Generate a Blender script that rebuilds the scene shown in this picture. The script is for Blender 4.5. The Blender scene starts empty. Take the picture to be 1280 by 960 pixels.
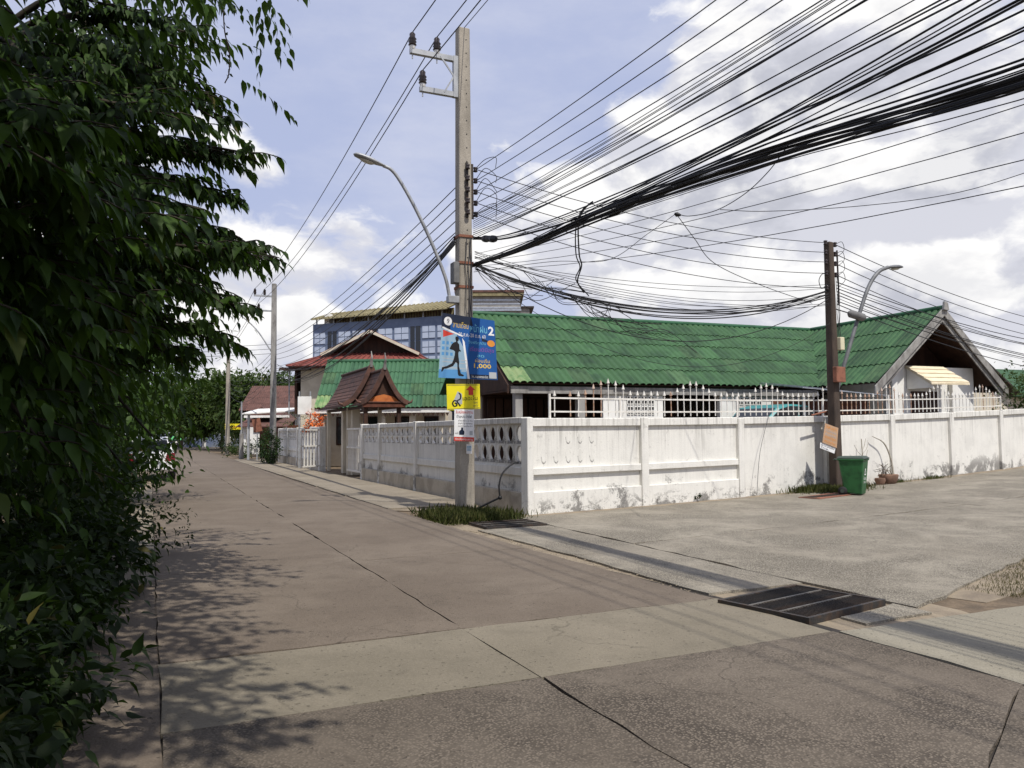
import bpy, bmesh, math, random
import numpy as np
from mathutils import Vector, Matrix
R = math.radians
random.seed(7)
RNG = np.random.default_rng(11)
SC = bpy.context.scene
COL = SC.collection

# ------------------------------------------------------------------ camera
CAM_Z, F_PX, PITCH, ROLL = 1.56, 1000.0, R(3.43), R(0.5)
_F = Vector((0, math.cos(PITCH), math.sin(PITCH)))
_R0 = Vector((1, 0, 0)); _U0 = Vector((0, -math.sin(PITCH), math.cos(PITCH)))
_R = _R0 * math.cos(ROLL) - _U0 * math.sin(ROLL)
_U = _R0 * math.sin(ROLL) + _U0 * math.cos(ROLL)
cam_d = bpy.data.cameras.new('camera'); cam = bpy.data.objects.new('camera', cam_d); COL.objects.link(cam)
cam_d.sensor_width = 36; cam_d.lens = 36 * F_PX / 1280; cam_d.clip_end = 3000; cam_d.clip_start = 0.05
m = Matrix((_R, _U, -_F)).transposed().to_4x4(); m.translation = (0, 0, CAM_Z)
cam.matrix_world = m
SC.camera = cam

# ------------------------------------------------------------------ light and exposure
SUN_EL = R(58)
SUN_H = Vector((0.50, -0.866, 0)).normalized()
SUN = Vector((SUN_H.x * math.cos(SUN_EL), SUN_H.y * math.cos(SUN_EL), math.sin(SUN_EL)))
sd = bpy.data.lights.new('sun', 'SUN'); sd.energy = 4.6; sd.angle = R(0.53); sd.color = (1, 0.955, 0.88)
so = bpy.data.objects.new('sun', sd); COL.objects.link(so)
so.rotation_euler = SUN.to_track_quat('Z', 'Y').to_euler()
SC.view_settings.view_transform = 'Standard'; SC.view_settings.look = 'None'
SC.view_settings.exposure = -0.07; SC.view_settings.gamma = 1

def view_dir(px, py):
    return (_F + _R * ((px - 640) / F_PX) + _U * ((480 - py) / F_PX))
def at(px, py, Y):
    d = view_dir(px, py)
    return Vector((0, 0, CAM_Z)) + d * (Y / d.y)

# ------------------------------------------------------------------ node helpers
class NT:
    def __init__(s, tree): s.t = tree; s.n = tree.nodes; s.l = tree.links; s.n.clear()
    def node(s, typ, **kw):
        n = s.n.new(typ)
        for k, v in kw.items(): setattr(n, k, v)
        return n
    def link(s, a, b): s.l.new(a, b)
    def val(s, sock, v):
        if hasattr(v, 'is_linked') or isinstance(v, bpy.types.NodeSocket): s.link(v, sock)
        else: sock.default_value = v
    def math(s, op, a, b=None, c=None, clamp=False):
        n = s.node('ShaderNodeMath', operation=op, use_clamp=clamp)
        for i, v in enumerate((a, b, c)):
            if v is not None: s.val(n.inputs[i], v)
        return n.outputs[0]
    def vmath(s, op, a, b=None, scale=None):
        n = s.node('ShaderNodeVectorMath', operation=op)
        s.val(n.inputs[0], a)
        if b is not None: s.val(n.inputs[1], b)
        if scale is not None: s.val(n.inputs['Scale'], scale)
        return n.outputs['Value'] if op in ('LENGTH', 'DOT_PRODUCT', 'DISTANCE') else n.outputs[0]
    def mix(s, fac, a, b, blend='MIX'):
        n = s.node('ShaderNodeMix', data_type='RGBA', blend_type=blend)
        s.val(n.inputs[0], fac); s.val(n.inputs[6], a); s.val(n.inputs[7], b)
        return n.outputs[2]
    def noise(s, vec, scale, detail=5, rough=0.55, dist=0.0):
        n = s.node('ShaderNodeTexNoise'); s.link(vec, n.inputs['Vector'])
        n.inputs['Scale'].default_value = scale; n.inputs['Detail'].default_value = detail
        n.inputs['Roughness'].default_value = rough; n.inputs['Distortion'].default_value = dist
        return n.outputs[0]
    def voro(s, vec, scale, feature='F1'):
        n = s.node('ShaderNodeTexVoronoi', feature=feature); s.link(vec, n.inputs['Vector'])
        n.inputs['Scale'].default_value = scale
        return n.outputs[0]
    def step(s, v, lo, hi, a=0.0, b=1.0):
        n = s.node('ShaderNodeMapRange', interpolation_type='SMOOTHSTEP'); s.val(n.inputs[0], v)
        n.inputs[1].default_value = lo; n.inputs[2].default_value = hi
        n.inputs[3].default_value = a; n.inputs[4].default_value = b
        return n.outputs[0]
    def map(s, vec, scale=(1, 1, 1), loc=(0, 0, 0)):
        n = s.node('ShaderNodeMapping'); s.link(vec, n.inputs[0])
        n.inputs['Location'].default_value = loc; n.inputs['Scale'].default_value = scale
        return n.outputs[0]
    def sep(s, vec):
        n = s.node('ShaderNodeSeparateXYZ'); s.link(vec, n.inputs[0]); return n.outputs
def rgb(c): return (c[0], c[1], c[2], 1)
def s2l(r, g, b):
    f = lambda v: (v / 255 / 12.92) if v <= 10 else ((v / 255 + 0.055) / 1.055) ** 2.4
    return (f(r), f(g), f(b))

# ------------------------------------------------------------------ sky: Nishita plus drifting cumulus
W = bpy.data.worlds.new('World'); SC.world = W; W.use_nodes = True
t = NT(W.node_tree)
sky = t.node('ShaderNodeTexSky', sky_type='NISHITA'); sky.sun_disc = False
sky.sun_elevation = SUN_EL; sky.sun_rotation = math.atan2(SUN_H.x, SUN_H.y)
sky.dust_density = 2.0; sky.air_density = 1.0; sky.ozone_density = 1.2
tc = t.node('ShaderNodeTexCoord'); dvec = tc.outputs['Generated']
sx, sy, sz = t.sep(dvec)
bg1 = t.node('ShaderNodeBackground'); bg1.inputs[1].default_value = 0.125
# thin veil of humid air whitens the blue
skyc = t.mix(0.85, sky.outputs[0], (4.2, 4.7, 6.7, 1))
t.link(skyc, bg1.inputs[0])
BLOBS = [(900, 150, .20, .42), (1010, 80, .15, .36), (1120, 120, .20, .42), (790, 240, .16, .34), (1210, 210, .16, .3), (1000, 240, .2, .36),
         (700, 300, .16, .3), (1150, 310, .2, .36), (1030, 200, .05, -.25), (360, 225, .07, .22), (340, 330, .13, .3), (330, 190, .05, .12),
         (450, 330, .13, .15), (620, 150, .06, .12), (480, 20, .06, .13), (700, 120, .14, -.28), (430, 120, .16, -.28), (640, 20, .2, -.22),
         (1270, 150, .07, -.22), (820, 20, .12, -.12), (600, 380, .12, .18), (900, 360, .2, .22), (1240, 380, .16, .3), (100, 150, .3, .1)]
pvec = t.map(dvec, (1, 1, 1.55))
def cloud_density(vec):
    big = t.noise(vec, 3.2, 3, .5); f = t.noise(vec, 8.5, 7, .56, .15)
    vo = t.node('ShaderNodeTexVoronoi', feature='SMOOTH_F1'); t.link(vec, vo.inputs[0]); vo.inputs['Scale'].default_value = 9.0; vo.inputs['Smoothness'].default_value = .55
    puff = t.math('SUBTRACT', .62, vo.outputs[0])           # rounded heads of the cumulus
    return t.math('ADD', t.math('ADD', t.math('MULTIPLY', big, .42), t.math('MULTIPLY', f, .75)), t.math('MULTIPLY', puff, .34))
wnz = t.node('ShaderNodeTexNoise'); t.link(pvec, wnz.inputs['Vector']); wnz.inputs['Scale'].default_value = 7.0; wnz.inputs['Detail'].default_value = 7
wvec = t.vmath('ADD', pvec, t.vmath('SCALE', t.vmath('SUBTRACT', wnz.outputs[1], (.5, .5, .5)), scale=.10))
dens = cloud_density(wvec)
dens_up = cloud_density(t.vmath('ADD', wvec, (0.014, -0.012, 0.045)))
bias = None
for px, py, r, w in BLOBS:
    d = view_dir(px, py).normalized()
    dist = t.vmath('DISTANCE', dvec, tuple(d))
    b = t.math('MULTIPLY', t.step(dist, r * 1.25, r * .15, 0, 1), w * .52)
    bias = b if bias is None else t.math('ADD', bias, b)
hz = t.step(sz, 0.34, 0.0, 0.0, 0.12)
tot = t.math('ADD', t.math('ADD', dens, bias), hz)
cmask = t.step(tot, .67, .82)
wisp = t.step(t.noise(t.map(dvec, (1, 1, 2.6)), 2.3, 7, .6), .42, .72, 0, .42)
hzmask = t.step(sz, 0.26, 0.02, 0, .50)
mask = t.math('MAXIMUM', t.math('MAXIMUM', cmask, wisp), hzmask)
lit = t.step(t.math('SUBTRACT', dens, dens_up), -.07, .09)   # crests where the cloud thins upward catch the sun
thick = t.step(tot, .84, 1.12)
patch = t.step(t.noise(t.map(dvec, (1, 1, 2.0), (3, 1, 2)), 6.0, 6, .58), .44, .58)
grey = t.math('MULTIPLY', thick, t.math('MULTIPLY_ADD', patch, .75, .05), clamp=True)
cc = t.mix(lit, (.74, .75, .83, 1), (1.10, 1.09, 1.08, 1))
cc = t.mix(t.math('MULTIPLY', grey, t.math('MULTIPLY_ADD', lit, -.5, .95)), cc, (.53, .545, .62, 1))
cc = t.mix(t.math('POWER', cmask, .6), (.86, .87, .95, 1), cc)   # thin veil and horizon haze stay pale
bg2 = t.node('ShaderNodeBackground'); t.link(cc, bg2.inputs[0]); bg2.inputs[1].default_value = 1.0
mx = t.node('ShaderNodeMixShader'); t.link(mask, mx.inputs[0]); t.link(bg1.outputs[0], mx.inputs[1]); t.link(bg2.outputs[0], mx.inputs[2])
wo = t.node('ShaderNodeOutputWorld'); t.link(mx.outputs[0], wo.inputs[0])

# ------------------------------------------------------------------ materials
MATS = {}
def _new(name):
    m = bpy.data.materials.new(name); m.use_nodes = True; MATS[name] = m
    t = NT(m.node_tree); out = t.node('ShaderNodeOutputMaterial'); p = t.node('ShaderNodeBsdfPrincipled')
    t.link(p.outputs[0], out.inputs[0]); return m, t, p, out
def M(name, c1, c2=None, scale=2.0, rough=.85, bump=.25, grain=.18, gscale=55, metal=0.0, spec=.3, rnd=.0, lo=.4, hi=.65, stretch=(1, 1, 1), coat=0):
    """weathered surface: two colours mottled by noise, fine grain, a little relief"""
    m, t, p, out = _new(name)
    co = t.node('ShaderNodeTexCoord').outputs['Object']
    if rnd:
        oi = t.node('ShaderNodeObjectInfo').outputs['Random']
        co = t.vmath('ADD', co, t.vmath('SCALE', (7.3, 3.1, 5.7), scale=oi))
    v = t.map(co, stretch)
    n1 = t.noise(v, scale, 6, .6, .4)
    col = t.mix(t.step(n1, lo, hi), rgb(c1), rgb(c2 or tuple(x * .8 for x in c1)))
    n2 = t.noise(co, gscale, 3, .6)
    g = t.math('MULTIPLY_ADD', n2, 2 * grain, 1 - grain)
    if rnd: g = t.math('MULTIPLY', g, t.math('MULTIPLY_ADD', oi, 2 * rnd, 1 - rnd))
    cm = t.node('ShaderNodeCombineColor'); [t.link(g, cm.inputs[i]) for i in range(3)]
    col = t.mix(1.0, col, cm.outputs[0], 'MULTIPLY')
    t.link(col, p.inputs['Base Color'])
    p.inputs['Roughness'].default_value = rough; p.inputs['Metallic'].default_value = metal
    p.inputs['Specular IOR Level'].default_value = spec; p.inputs['Coat Weight'].default_value = coat
    if bump:
        b = t.node('ShaderNodeBump'); b.inputs['Strength'].default_value = bump; b.inputs['Distance'].default_value = .01
        t.link(t.math('ADD', n2, t.math('MULTIPLY', n1, .6)), b.inputs['Height']); t.link(b.outputs[0], p.inputs['Normal'])
    return m

def concrete_road(name, base, worn, pit=.5, rough_at=.5, seed=0, stain=(.07, .058, .046), stamt=.22):
    m, t, p, out = _new(name)
    co = t.node('ShaderNodeTexCoord').outputs['Object']
    oi = t.node('ShaderNodeObjectInfo').outputs['Random']
    co2 = t.map(co, (1, 1, 1), (seed, seed * 2.3, 0))
    big = t.noise(co2, .55, 5, .6, .5); mid = t.noise(co2, 2.6, 5, .62, .3); fine = t.noise(co2, 38, 4, .7)
    col = t.mix(t.step(big, .36, .64), rgb(base), rgb(worn))
    col = t.mix(t.math('MULTIPLY', t.step(mid, .42, .80), .55), col, rgb(tuple(x * .72 for x in base)))
    # worn areas show the aggregate: pale stones in dark matrix
    vo = t.voro(co2, 60); stone = t.step(vo, .20, .60)
    wear = t.step(t.noise(co2, .8, 8, .74, .6), rough_at - .06, rough_at + .30)
    wear = t.math('MAXIMUM', wear, .22)
    col = t.mix(t.math('MULTIPLY', t.math('MULTIPLY', stone, wear), pit), col, rgb(tuple(x * .42 for x in base)))
    col = t.mix(t.math('MULTIPLY', t.math('MULTIPLY', t.math('SUBTRACT', 1.0, stone), wear), pit * .45), col, rgb(tuple(min(1, x * 1.35) for x in worn)))
    pits = t.step(t.noise(co2, 24, 2, .5), .66, .70)
    col = t.mix(t.math('MULTIPLY', pits, .55), col, rgb(tuple(x * .35 for x in base)))
    st = t.step(t.noise(co2, 1.1, 9, .76, .3), .50, .86)
    col = t.mix(t.math('MULTIPLY', st, stamt), col, rgb(stain))
    vn = t.node('ShaderNodeTexVoronoi', feature='DISTANCE_TO_EDGE')
    wn_ = t.node('ShaderNodeTexNoise'); t.link(co2, wn_.inputs['Vector']); wn_.inputs['Scale'].default_value = 2.2; wn_.inputs['Detail'].default_value = 6
    t.link(t.vmath('ADD', co2, t.vmath('SCALE', wn_.outputs[1], scale=.55)), vn.inputs[0]); vn.inputs['Scale'].default_value = .33
    crk = t.math('MULTIPLY', t.step(vn.outputs[0], .0045, .001), t.step(big, .42, .56))
    col = t.mix(t.math('MULTIPLY', crk, .4), col, rgb(tuple(x * .3 for x in base)))
    g = t.math('MULTIPLY', t.math('MULTIPLY_ADD', fine, .5, .75), t.math('MULTIPLY_ADD', oi, .10, .95))
    cm = t.node('ShaderNodeCombineColor'); [t.link(g, cm.inputs[i]) for i in range(3)]
    col = t.mix(1.0, col, cm.outputs[0], 'MULTIPLY')
    t.link(col, p.inputs['Base Color']); p.inputs['Roughness'].default_value = .88; p.inputs['Specular IOR Level'].default_value = .25
    h = t.math('ADD', t.math('MULTIPLY', t.math('MULTIPLY', stone, wear), -.5), t.math('SUBTRACT', t.math('MULTIPLY', fine, .35), t.math('MULTIPLY', pits, .5)))
    b = t.node('ShaderNodeBump'); b.inputs['Strength'].default_value = .75; b.inputs['Distance'].default_value = .012
    t.link(h, b.inputs['Height']); t.link(b.outputs[0], p.inputs['Normal'])
    return m

def painted_wall(name, paint, peel=(.30, .29, .27), grime=(.10, .095, .085), peel_z=.55, peel_amt=.5, streak=.5, base_mould=.5):
    """lime-washed render: rain streaks from the top, flaking patches low down showing grey cement"""
    m, t, p, out = _new(name)
    co = t.node('ShaderNodeTexCoord').outputs['Object']; x, y, z = t.sep(co)
    mot = t.noise(co, 1.6, 6, .6, .4); fine = t.noise(co, 45, 4, .65)
    col = t.mix(t.math('MULTIPLY', t.step(mot, .4, .7), .55), rgb(paint), rgb(tuple(c * .80 for c in paint)))
    sv = t.map(co, (9, 9, .55)); s1 = t.noise(sv, 1.0, 5, .65, .2)
    top = t.step(z, .9, 1.9, .25, 1.0)
    stk = t.math('MULTIPLY', t.math('MULTIPLY', t.step(s1, .46, .72), top), streak)
    col = t.mix(stk, col, rgb(tuple(g * 2.4 for g in grime)))
    s2 = t.noise(t.map(co, (26, 26, .35), (5, 1, 0)), 1.0, 4, .6, .15)
    col = t.mix(t.math('MULTIPLY', t.math('MULTIPLY', t.step(s2, .52, .72), top), streak * .8), col, rgb(tuple(g * 2.8 for g in grime)))
    spots = t.step(t.noise(co, 7, 7, .72, .6), .58, .70)
    col = t.mix(t.math('MULTIPLY', spots, .36), col, rgb(tuple(g * 2 for g in grime)))
    pn = t.noise(co, 1.15, 9, .66, .5)
    pz = t.step(z, peel_z + .35, peel_z - .25)
    pf = t.noise(co, 14, 6, .75, 1.2)
    pk = t.step(t.math('ADD', t.math('ADD', pn, t.math('MULTIPLY', pz, .15)), t.math('MULTIPLY', t.math('SUBTRACT', pf, .5), .30)), .69 - .06 * peel_amt, .76 - .06 * peel_amt)
    pk = t.math('MULTIPLY', pk, pz)
    col = t.mix(pk, col, t.mix(fine, rgb(peel), rgb(tuple(c * .7 for c in peel))))
    bn = t.noise(t.map(co, (1, 1, 1.6), (4, 2, 0)), 2.2, 9, .7, .8)
    bk = t.math('MULTIPLY', t.step(t.math('ADD', bn, t.math('MULTIPLY', t.math('SUBTRACT', pf, .5), .55)), .50, .64), t.step(z, .34, .10)); bk = t.math('MULTIPLY', bk, base_mould)
    col = t.mix(bk, col, rgb(grime))
    g = t.math('MULTIPLY_ADD', fine, .26, .87)
    cm = t.node('ShaderNodeCombineColor'); [t.link(g, cm.inputs[i]) for i in range(3)]
    col = t.mix(1.0, col, cm.outputs[0], 'MULTIPLY')
    t.link(col, p.inputs['Base Color']); p.inputs['Roughness'].default_value = .9; p.inputs['Specular IOR Level'].default_value = .2
    b = t.node('ShaderNodeBump'); b.inputs['Strength'].default_value = .5; b.inputs['Distance'].default_value = .012
    t.link(t.math('ADD', t.math('ADD', fine, t.math('MULTIPLY', mot, .5)), t.math('MULTIPLY', pk, -1.0)), b.inputs['Height']); t.link(b.outputs[0], p.inputs['Normal'])
    return m

def leafmat(name, c_dark, c_light, trans=.35, rough=.42):
    m, t, p, out = _new(name)
    a = t.node('ShaderNodeAttribute', attribute_name='tint').outputs['Fac']
    oi = t.node('ShaderNodeObjectInfo').outputs['Random']
    a2 = t.math('FRACT', t.math('ADD', a, oi))
    col = t.mix(a2, rgb(c_dark), rgb(c_light))
    col = t.mix(t.step(a2, .985, .995), col, rgb((.07, .06, .015)))
    t.link(col, p.inputs['Base Color']); p.inputs['Roughness'].default_value = rough; p.inputs['Specular IOR Level'].default_value = .18
    tr = t.node('ShaderNodeBsdfTranslucent'); t.link(t.mix(.5, col, rgb((.09, .17, .012))), tr.inputs[0])
    ms = t.node('ShaderNodeMixShader'); ms.inputs[0].default_value = trans
    t.link(p.outputs[0], ms.inputs[1]); t.link(tr.outputs[0], ms.inputs[2]); t.link(ms.outputs[0], out.inputs[0])
    return m

def flat(name, c, rough=.6, spec=.3, metal=0):
    return M(name, c, tuple(x * .9 for x in c), scale=3, rough=rough, bump=.05, grain=.06, spec=spec, metal=metal)

M('soil', (.17, .125, .08), (.10, .075, .05), scale=3, bump=.8, grain=.4, gscale=30)
M('far_soil', (.10, .10, .05), (.13, .10, .06), scale=.3)
concrete_road('road_concrete', (.142, .113, .086), (.176, .143, .110), pit=.7, rough_at=.52, seed=1)
concrete_road('road_front', (.128, .105, .081), (.160, .133, .104), pit=.95, rough_at=.36, seed=4)
concrete_road('road_patch', (.182, .158, .117), (.215, .187, .140), pit=.45, rough_at=.62, seed=7)
concrete_road('lane_concrete', (.255, .226, .178), (.32, .288, .23), pit=.95, rough_at=.34, seed=11, stamt=.4, stain=(.17, .15, .125))
concrete_road('pad_concrete', (.235, .212, .162), (.27, .245, .19), pit=.2, rough_at=.64, seed=15, stain=(.2, .185, .16))
concrete_road('pavement_concrete', (.27, .232, .178), (.215, .182, .138), pit=.5, rough_at=.5, seed=19, stain=(.13, .11, .09))
M('joint_fill', (.035, .03, .026), (.06, .05, .04), scale=5, bump=.5)
painted_wall('wall_white', (.73, .715, .665), peel_amt=.4, streak=.6, base_mould=.7)
painted_wall('wall_white_rough', (.73, .715, .665), peel_amt=1.0, streak=.35, base_mould=.45, peel_z=.6)
painted_wall('wall_street', (.72, .70, .645), peel_amt=.25, streak=.8, base_mould=.6)
M('plinth_bare', (.27, .22, .155), (.18, .145, .105), scale=2.2, bump=.5, grain=.25)
M('render_white', (.80, .79, .75), (.68, .67, .63), scale=1.2, bump=.15, grain=.08)
M('render_cream', (.62, .56, .45), (.52, .46, .36), scale=1.3, bump=.15, grain=.1)
M('fence_paint', (.72, .70, .65), (.60, .57, .51), scale=5, rough=.6, bump=.1)
M('fence_rust', (.35, .20, .12), (.55, .45, .38), scale=6, rough=.8)
M('tile_green_faded', (.058, .115, .052), (.028, .062, .03), scale=2.2, rough=.75, bump=.3, grain=.3, gscale=26, rnd=.2)
M('tile_green', (.042, .104, .040), (.018, .048, .022), scale=1.6, rough=.6, bump=.3, grain=.30, gscale=26, spec=.3, rnd=.22, lo=.38, hi=.78)
M('tile_green_old', (.20, .27, .12), (.09, .19, .07), scale=2.4, rough=.7, bump=.25, grain=.25, rnd=.1)
M('tile_green_light', (.048, .128, .060), (.030, .088, .042), scale=1.1, rough=.55, bump=.2, grain=.2, spec=.35, rnd=.14)
M('ridge_green', (.026, .10, .045), (.018, .07, .03), scale=2, rough=.5)
M('thai_tile', (.10, .048, .034), (.055, .03, .024), scale=3, rough=.7, rnd=.3, bump=.3)
M('dark_wood', (.055, .026, .016), (.03, .015, .01), scale=4, rough=.7, stretch=(1, 1, .3))
M('red_wood', (.13, .045, .025), (.08, .028, .016), scale=4, rough=.6, stretch=(1, 1, .3))
M('grey_wood', (.30, .29, .27), (.17, .16, .15), scale=4, rough=.9, bump=.5, grain=.3, stretch=(1, 1, .4))
M('orange_panel', (.50, .16, .045), (.36, .10, .03), scale=5)
M('orange_leaf', (.75, .20, .05), (.55, .13, .03), scale=6)
M('red_metal', (.22, .066, .052), (.15, .048, .04), scale=2, rough=.6, rnd=.1)
M('brown_tile', (.12, .06, .048), (.08, .042, .035), scale=3, rough=.8, rnd=.15)
M('facade_white', (.47, .53, .65), (.40, .46, .58), scale=.6, bump=.05)
M('facade_blue', (.155, .195, .285), (.125, .16, .245), scale=.6, bump=.05)
flat('glass_dark', (.012, .014, .018), rough=.12, spec=.6)
M('canopy_yellow', (.27, .235, .13), (.17, .145, .08), scale=2)
M('grey_concrete', (.33, .32, .30), (.24, .23, .22), scale=1.5, bump=.4)
M('pole_concrete', (.36, .325, .27), (.25, .225, .185), scale=2.2, bump=.6, grain=.28, gscale=40, stretch=(1, 1, .5))
M('old_pole', (.075, .055, .042), (.045, .034, .028), scale=3, bump=.6, grain=.3, stretch=(1, 1, .4))
M('steel_grey', (.40, .41, .42), (.30, .31, .32), scale=3, rough=.5, metal=.4, bump=.1)
M('steel_dark', (.045, .042, .04), (.08, .055, .04), scale=9, rough=.6, metal=.3, bump=.4)
M('zinc', (.46, .49, .53), (.36, .37, .39), scale=3, rough=.35, metal=.7)
M('steel_mid', (.17, .175, .18), (.12, .125, .13), scale=4, rough=.55, metal=.2)
flat('lamp_lens', (.55, .54, .48), rough=.25)
flat('ceramic_brown', (.03, .02, .018), rough=.3, spec=.5)
flat('ceramic_white', (.70, .69, .66), rough=.3)
flat('cable_black', (.012, .012, .013), rough=.55)
flat('cable_grey', (.06, .06, .065), rough=.5)
flat('plastic_black', (.015, .015, .016), rough=.5)
M('rusty_box', (.26, .11, .07), (.16, .07, .045), scale=6)
M('box_grey', (.17, .17, .17), (.12, .12, .12), scale=3)
flat('box_cream', (.62, .57, .40))
M('bin_green', (.024, .115, .035), (.014, .070, .022), scale=4, rough=.5, bump=.12, grain=.22, spec=.35)
flat('bin_lid', (.055, .075, .06), rough=.5)
M('twig_bark', (.035, .028, .018), (.02, .017, .011), scale=6)
M('plinth_pale', (.46, .41, .33), (.33, .29, .23), scale=2.2, bump=.5, grain=.25)
leafmat('grass_dry', (.06, .062, .018), (.17, .135, .05), trans=.3, rough=.6)
flat('print_white', (.85, .85, .84)); flat('print_black', (.012, .012, .014)); flat('print_yellow', (.86, .74, .02))
flat('print_red', (.62, .055, .035)); flat('print_orange', (.75, .30, .05)); flat('print_cyan', (.18, .52, .68))
flat('print_navy', (.012, .02, .045)); flat('print_blue', (.012, .095, .32)); flat('print_sky', (.30, .45, .57))
flat('print_water', (.10, .30, .58)); flat('print_gold', (.75, .52, .10)); flat('print_violet', (.25, .09, .36)); flat('print_grey', (.45, .47, .48))
flat('print_tan', (.52, .33, .20)); flat('print_darkgrey', (.10, .10, .10))
flat('teal_cover', (.055, .24, .24), rough=.4)
M('steel_worn', (.15, .14, .125), (.09, .075, .06), scale=9, rough=.5, metal=.3, bump=.3)
flat('car_white', (.80, .80, .80), rough=.25, spec=.5); flat('lamp_red', (.16, .008, .014), rough=.2, spec=.5)
flat('rubber', (.02, .02, .02), rough=.8)
flat('jacket_green', (.10, .42, .14)); flat('skin', (.42, .25, .17)); flat('trousers', (.03, .03, .04)); flat('helmet', (.75, .76, .74), rough=.3)
M('awning_cream', (.72, .63, .46), (.62, .53, .37), scale=3)
M('bark', (.12, .095, .07), (.07, .055, .042), scale=6, bump=.8, grain=.3, stretch=(1, 1, .4))
M('bark_pale', (.40, .37, .31), (.28, .25, .2), scale=6, bump=.6)
M('terracotta', (.22, .13, .09), (.14, .085, .06), scale=5)
M('blue_wall', (.13, .165, .26), (.19, .21, .25), scale=.7)
leafmat('leaf_tree', (.011, .026, .005), (.044, .088, .012), trans=.28, rough=.55)
leafmat('leaf_dark', (.014, .032, .010), (.036, .066, .018), trans=.2)
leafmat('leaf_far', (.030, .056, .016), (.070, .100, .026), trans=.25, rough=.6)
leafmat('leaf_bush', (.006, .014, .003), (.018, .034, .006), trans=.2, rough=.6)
leafmat('grass_blade', (.045, .062, .018), (.12, .115, .042), trans=.3, rough=.6)
# ------------------------------------------------------------------ frames of the place
CORNER = Vector((.29, 15.4, 0))
D = Vector((-.4115, .9114, 0)).normalized(); N = Vector((D.y, -D.x, 0))         # along the street / towards the compound
DR = Vector((.8387, .5446, 0)).normalized(); WN = Vector((DR.y, -DR.x, 0))      # along the lane wall / out of its face
HA = Vector((.927, .375, 0)).normalized(); HB = Vector((-HA.y, HA.x, 0))        # house axes
UP = Vector((0, 0, 1))
def smooth(x, a, b):
    x = max(0., min(1., (x - a) / (b - a))); return x * x * (3 - 2 * x)
def gz(x, y):
    """ground height: the lane climbs gently away from the street"""
    q = Vector((x, y, 0)) - CORNER; s = q.dot(DR)
    if s <= 0: return 0.0
    h = .0009 * s * s if s < 25 else .5625 + .045 * (s - 25)
    return h * (1 - smooth(-q.dot(WN), 2, 16))
def st(n, d, z=0.): v = D * d + N * n; return Vector((v.x, v.y, z))             # street coordinates
def ln(s, o, z=0.):                                                            # lane-wall coordinates: s along, o out of the face
    v = CORNER + DR * s + WN * o; return Vector((v.x, v.y, z + gz(v.x, v.y)))
def ho(a, b, z=0.): v = HA * a + HB * b; return Vector((v.x, v.y, z))

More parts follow.
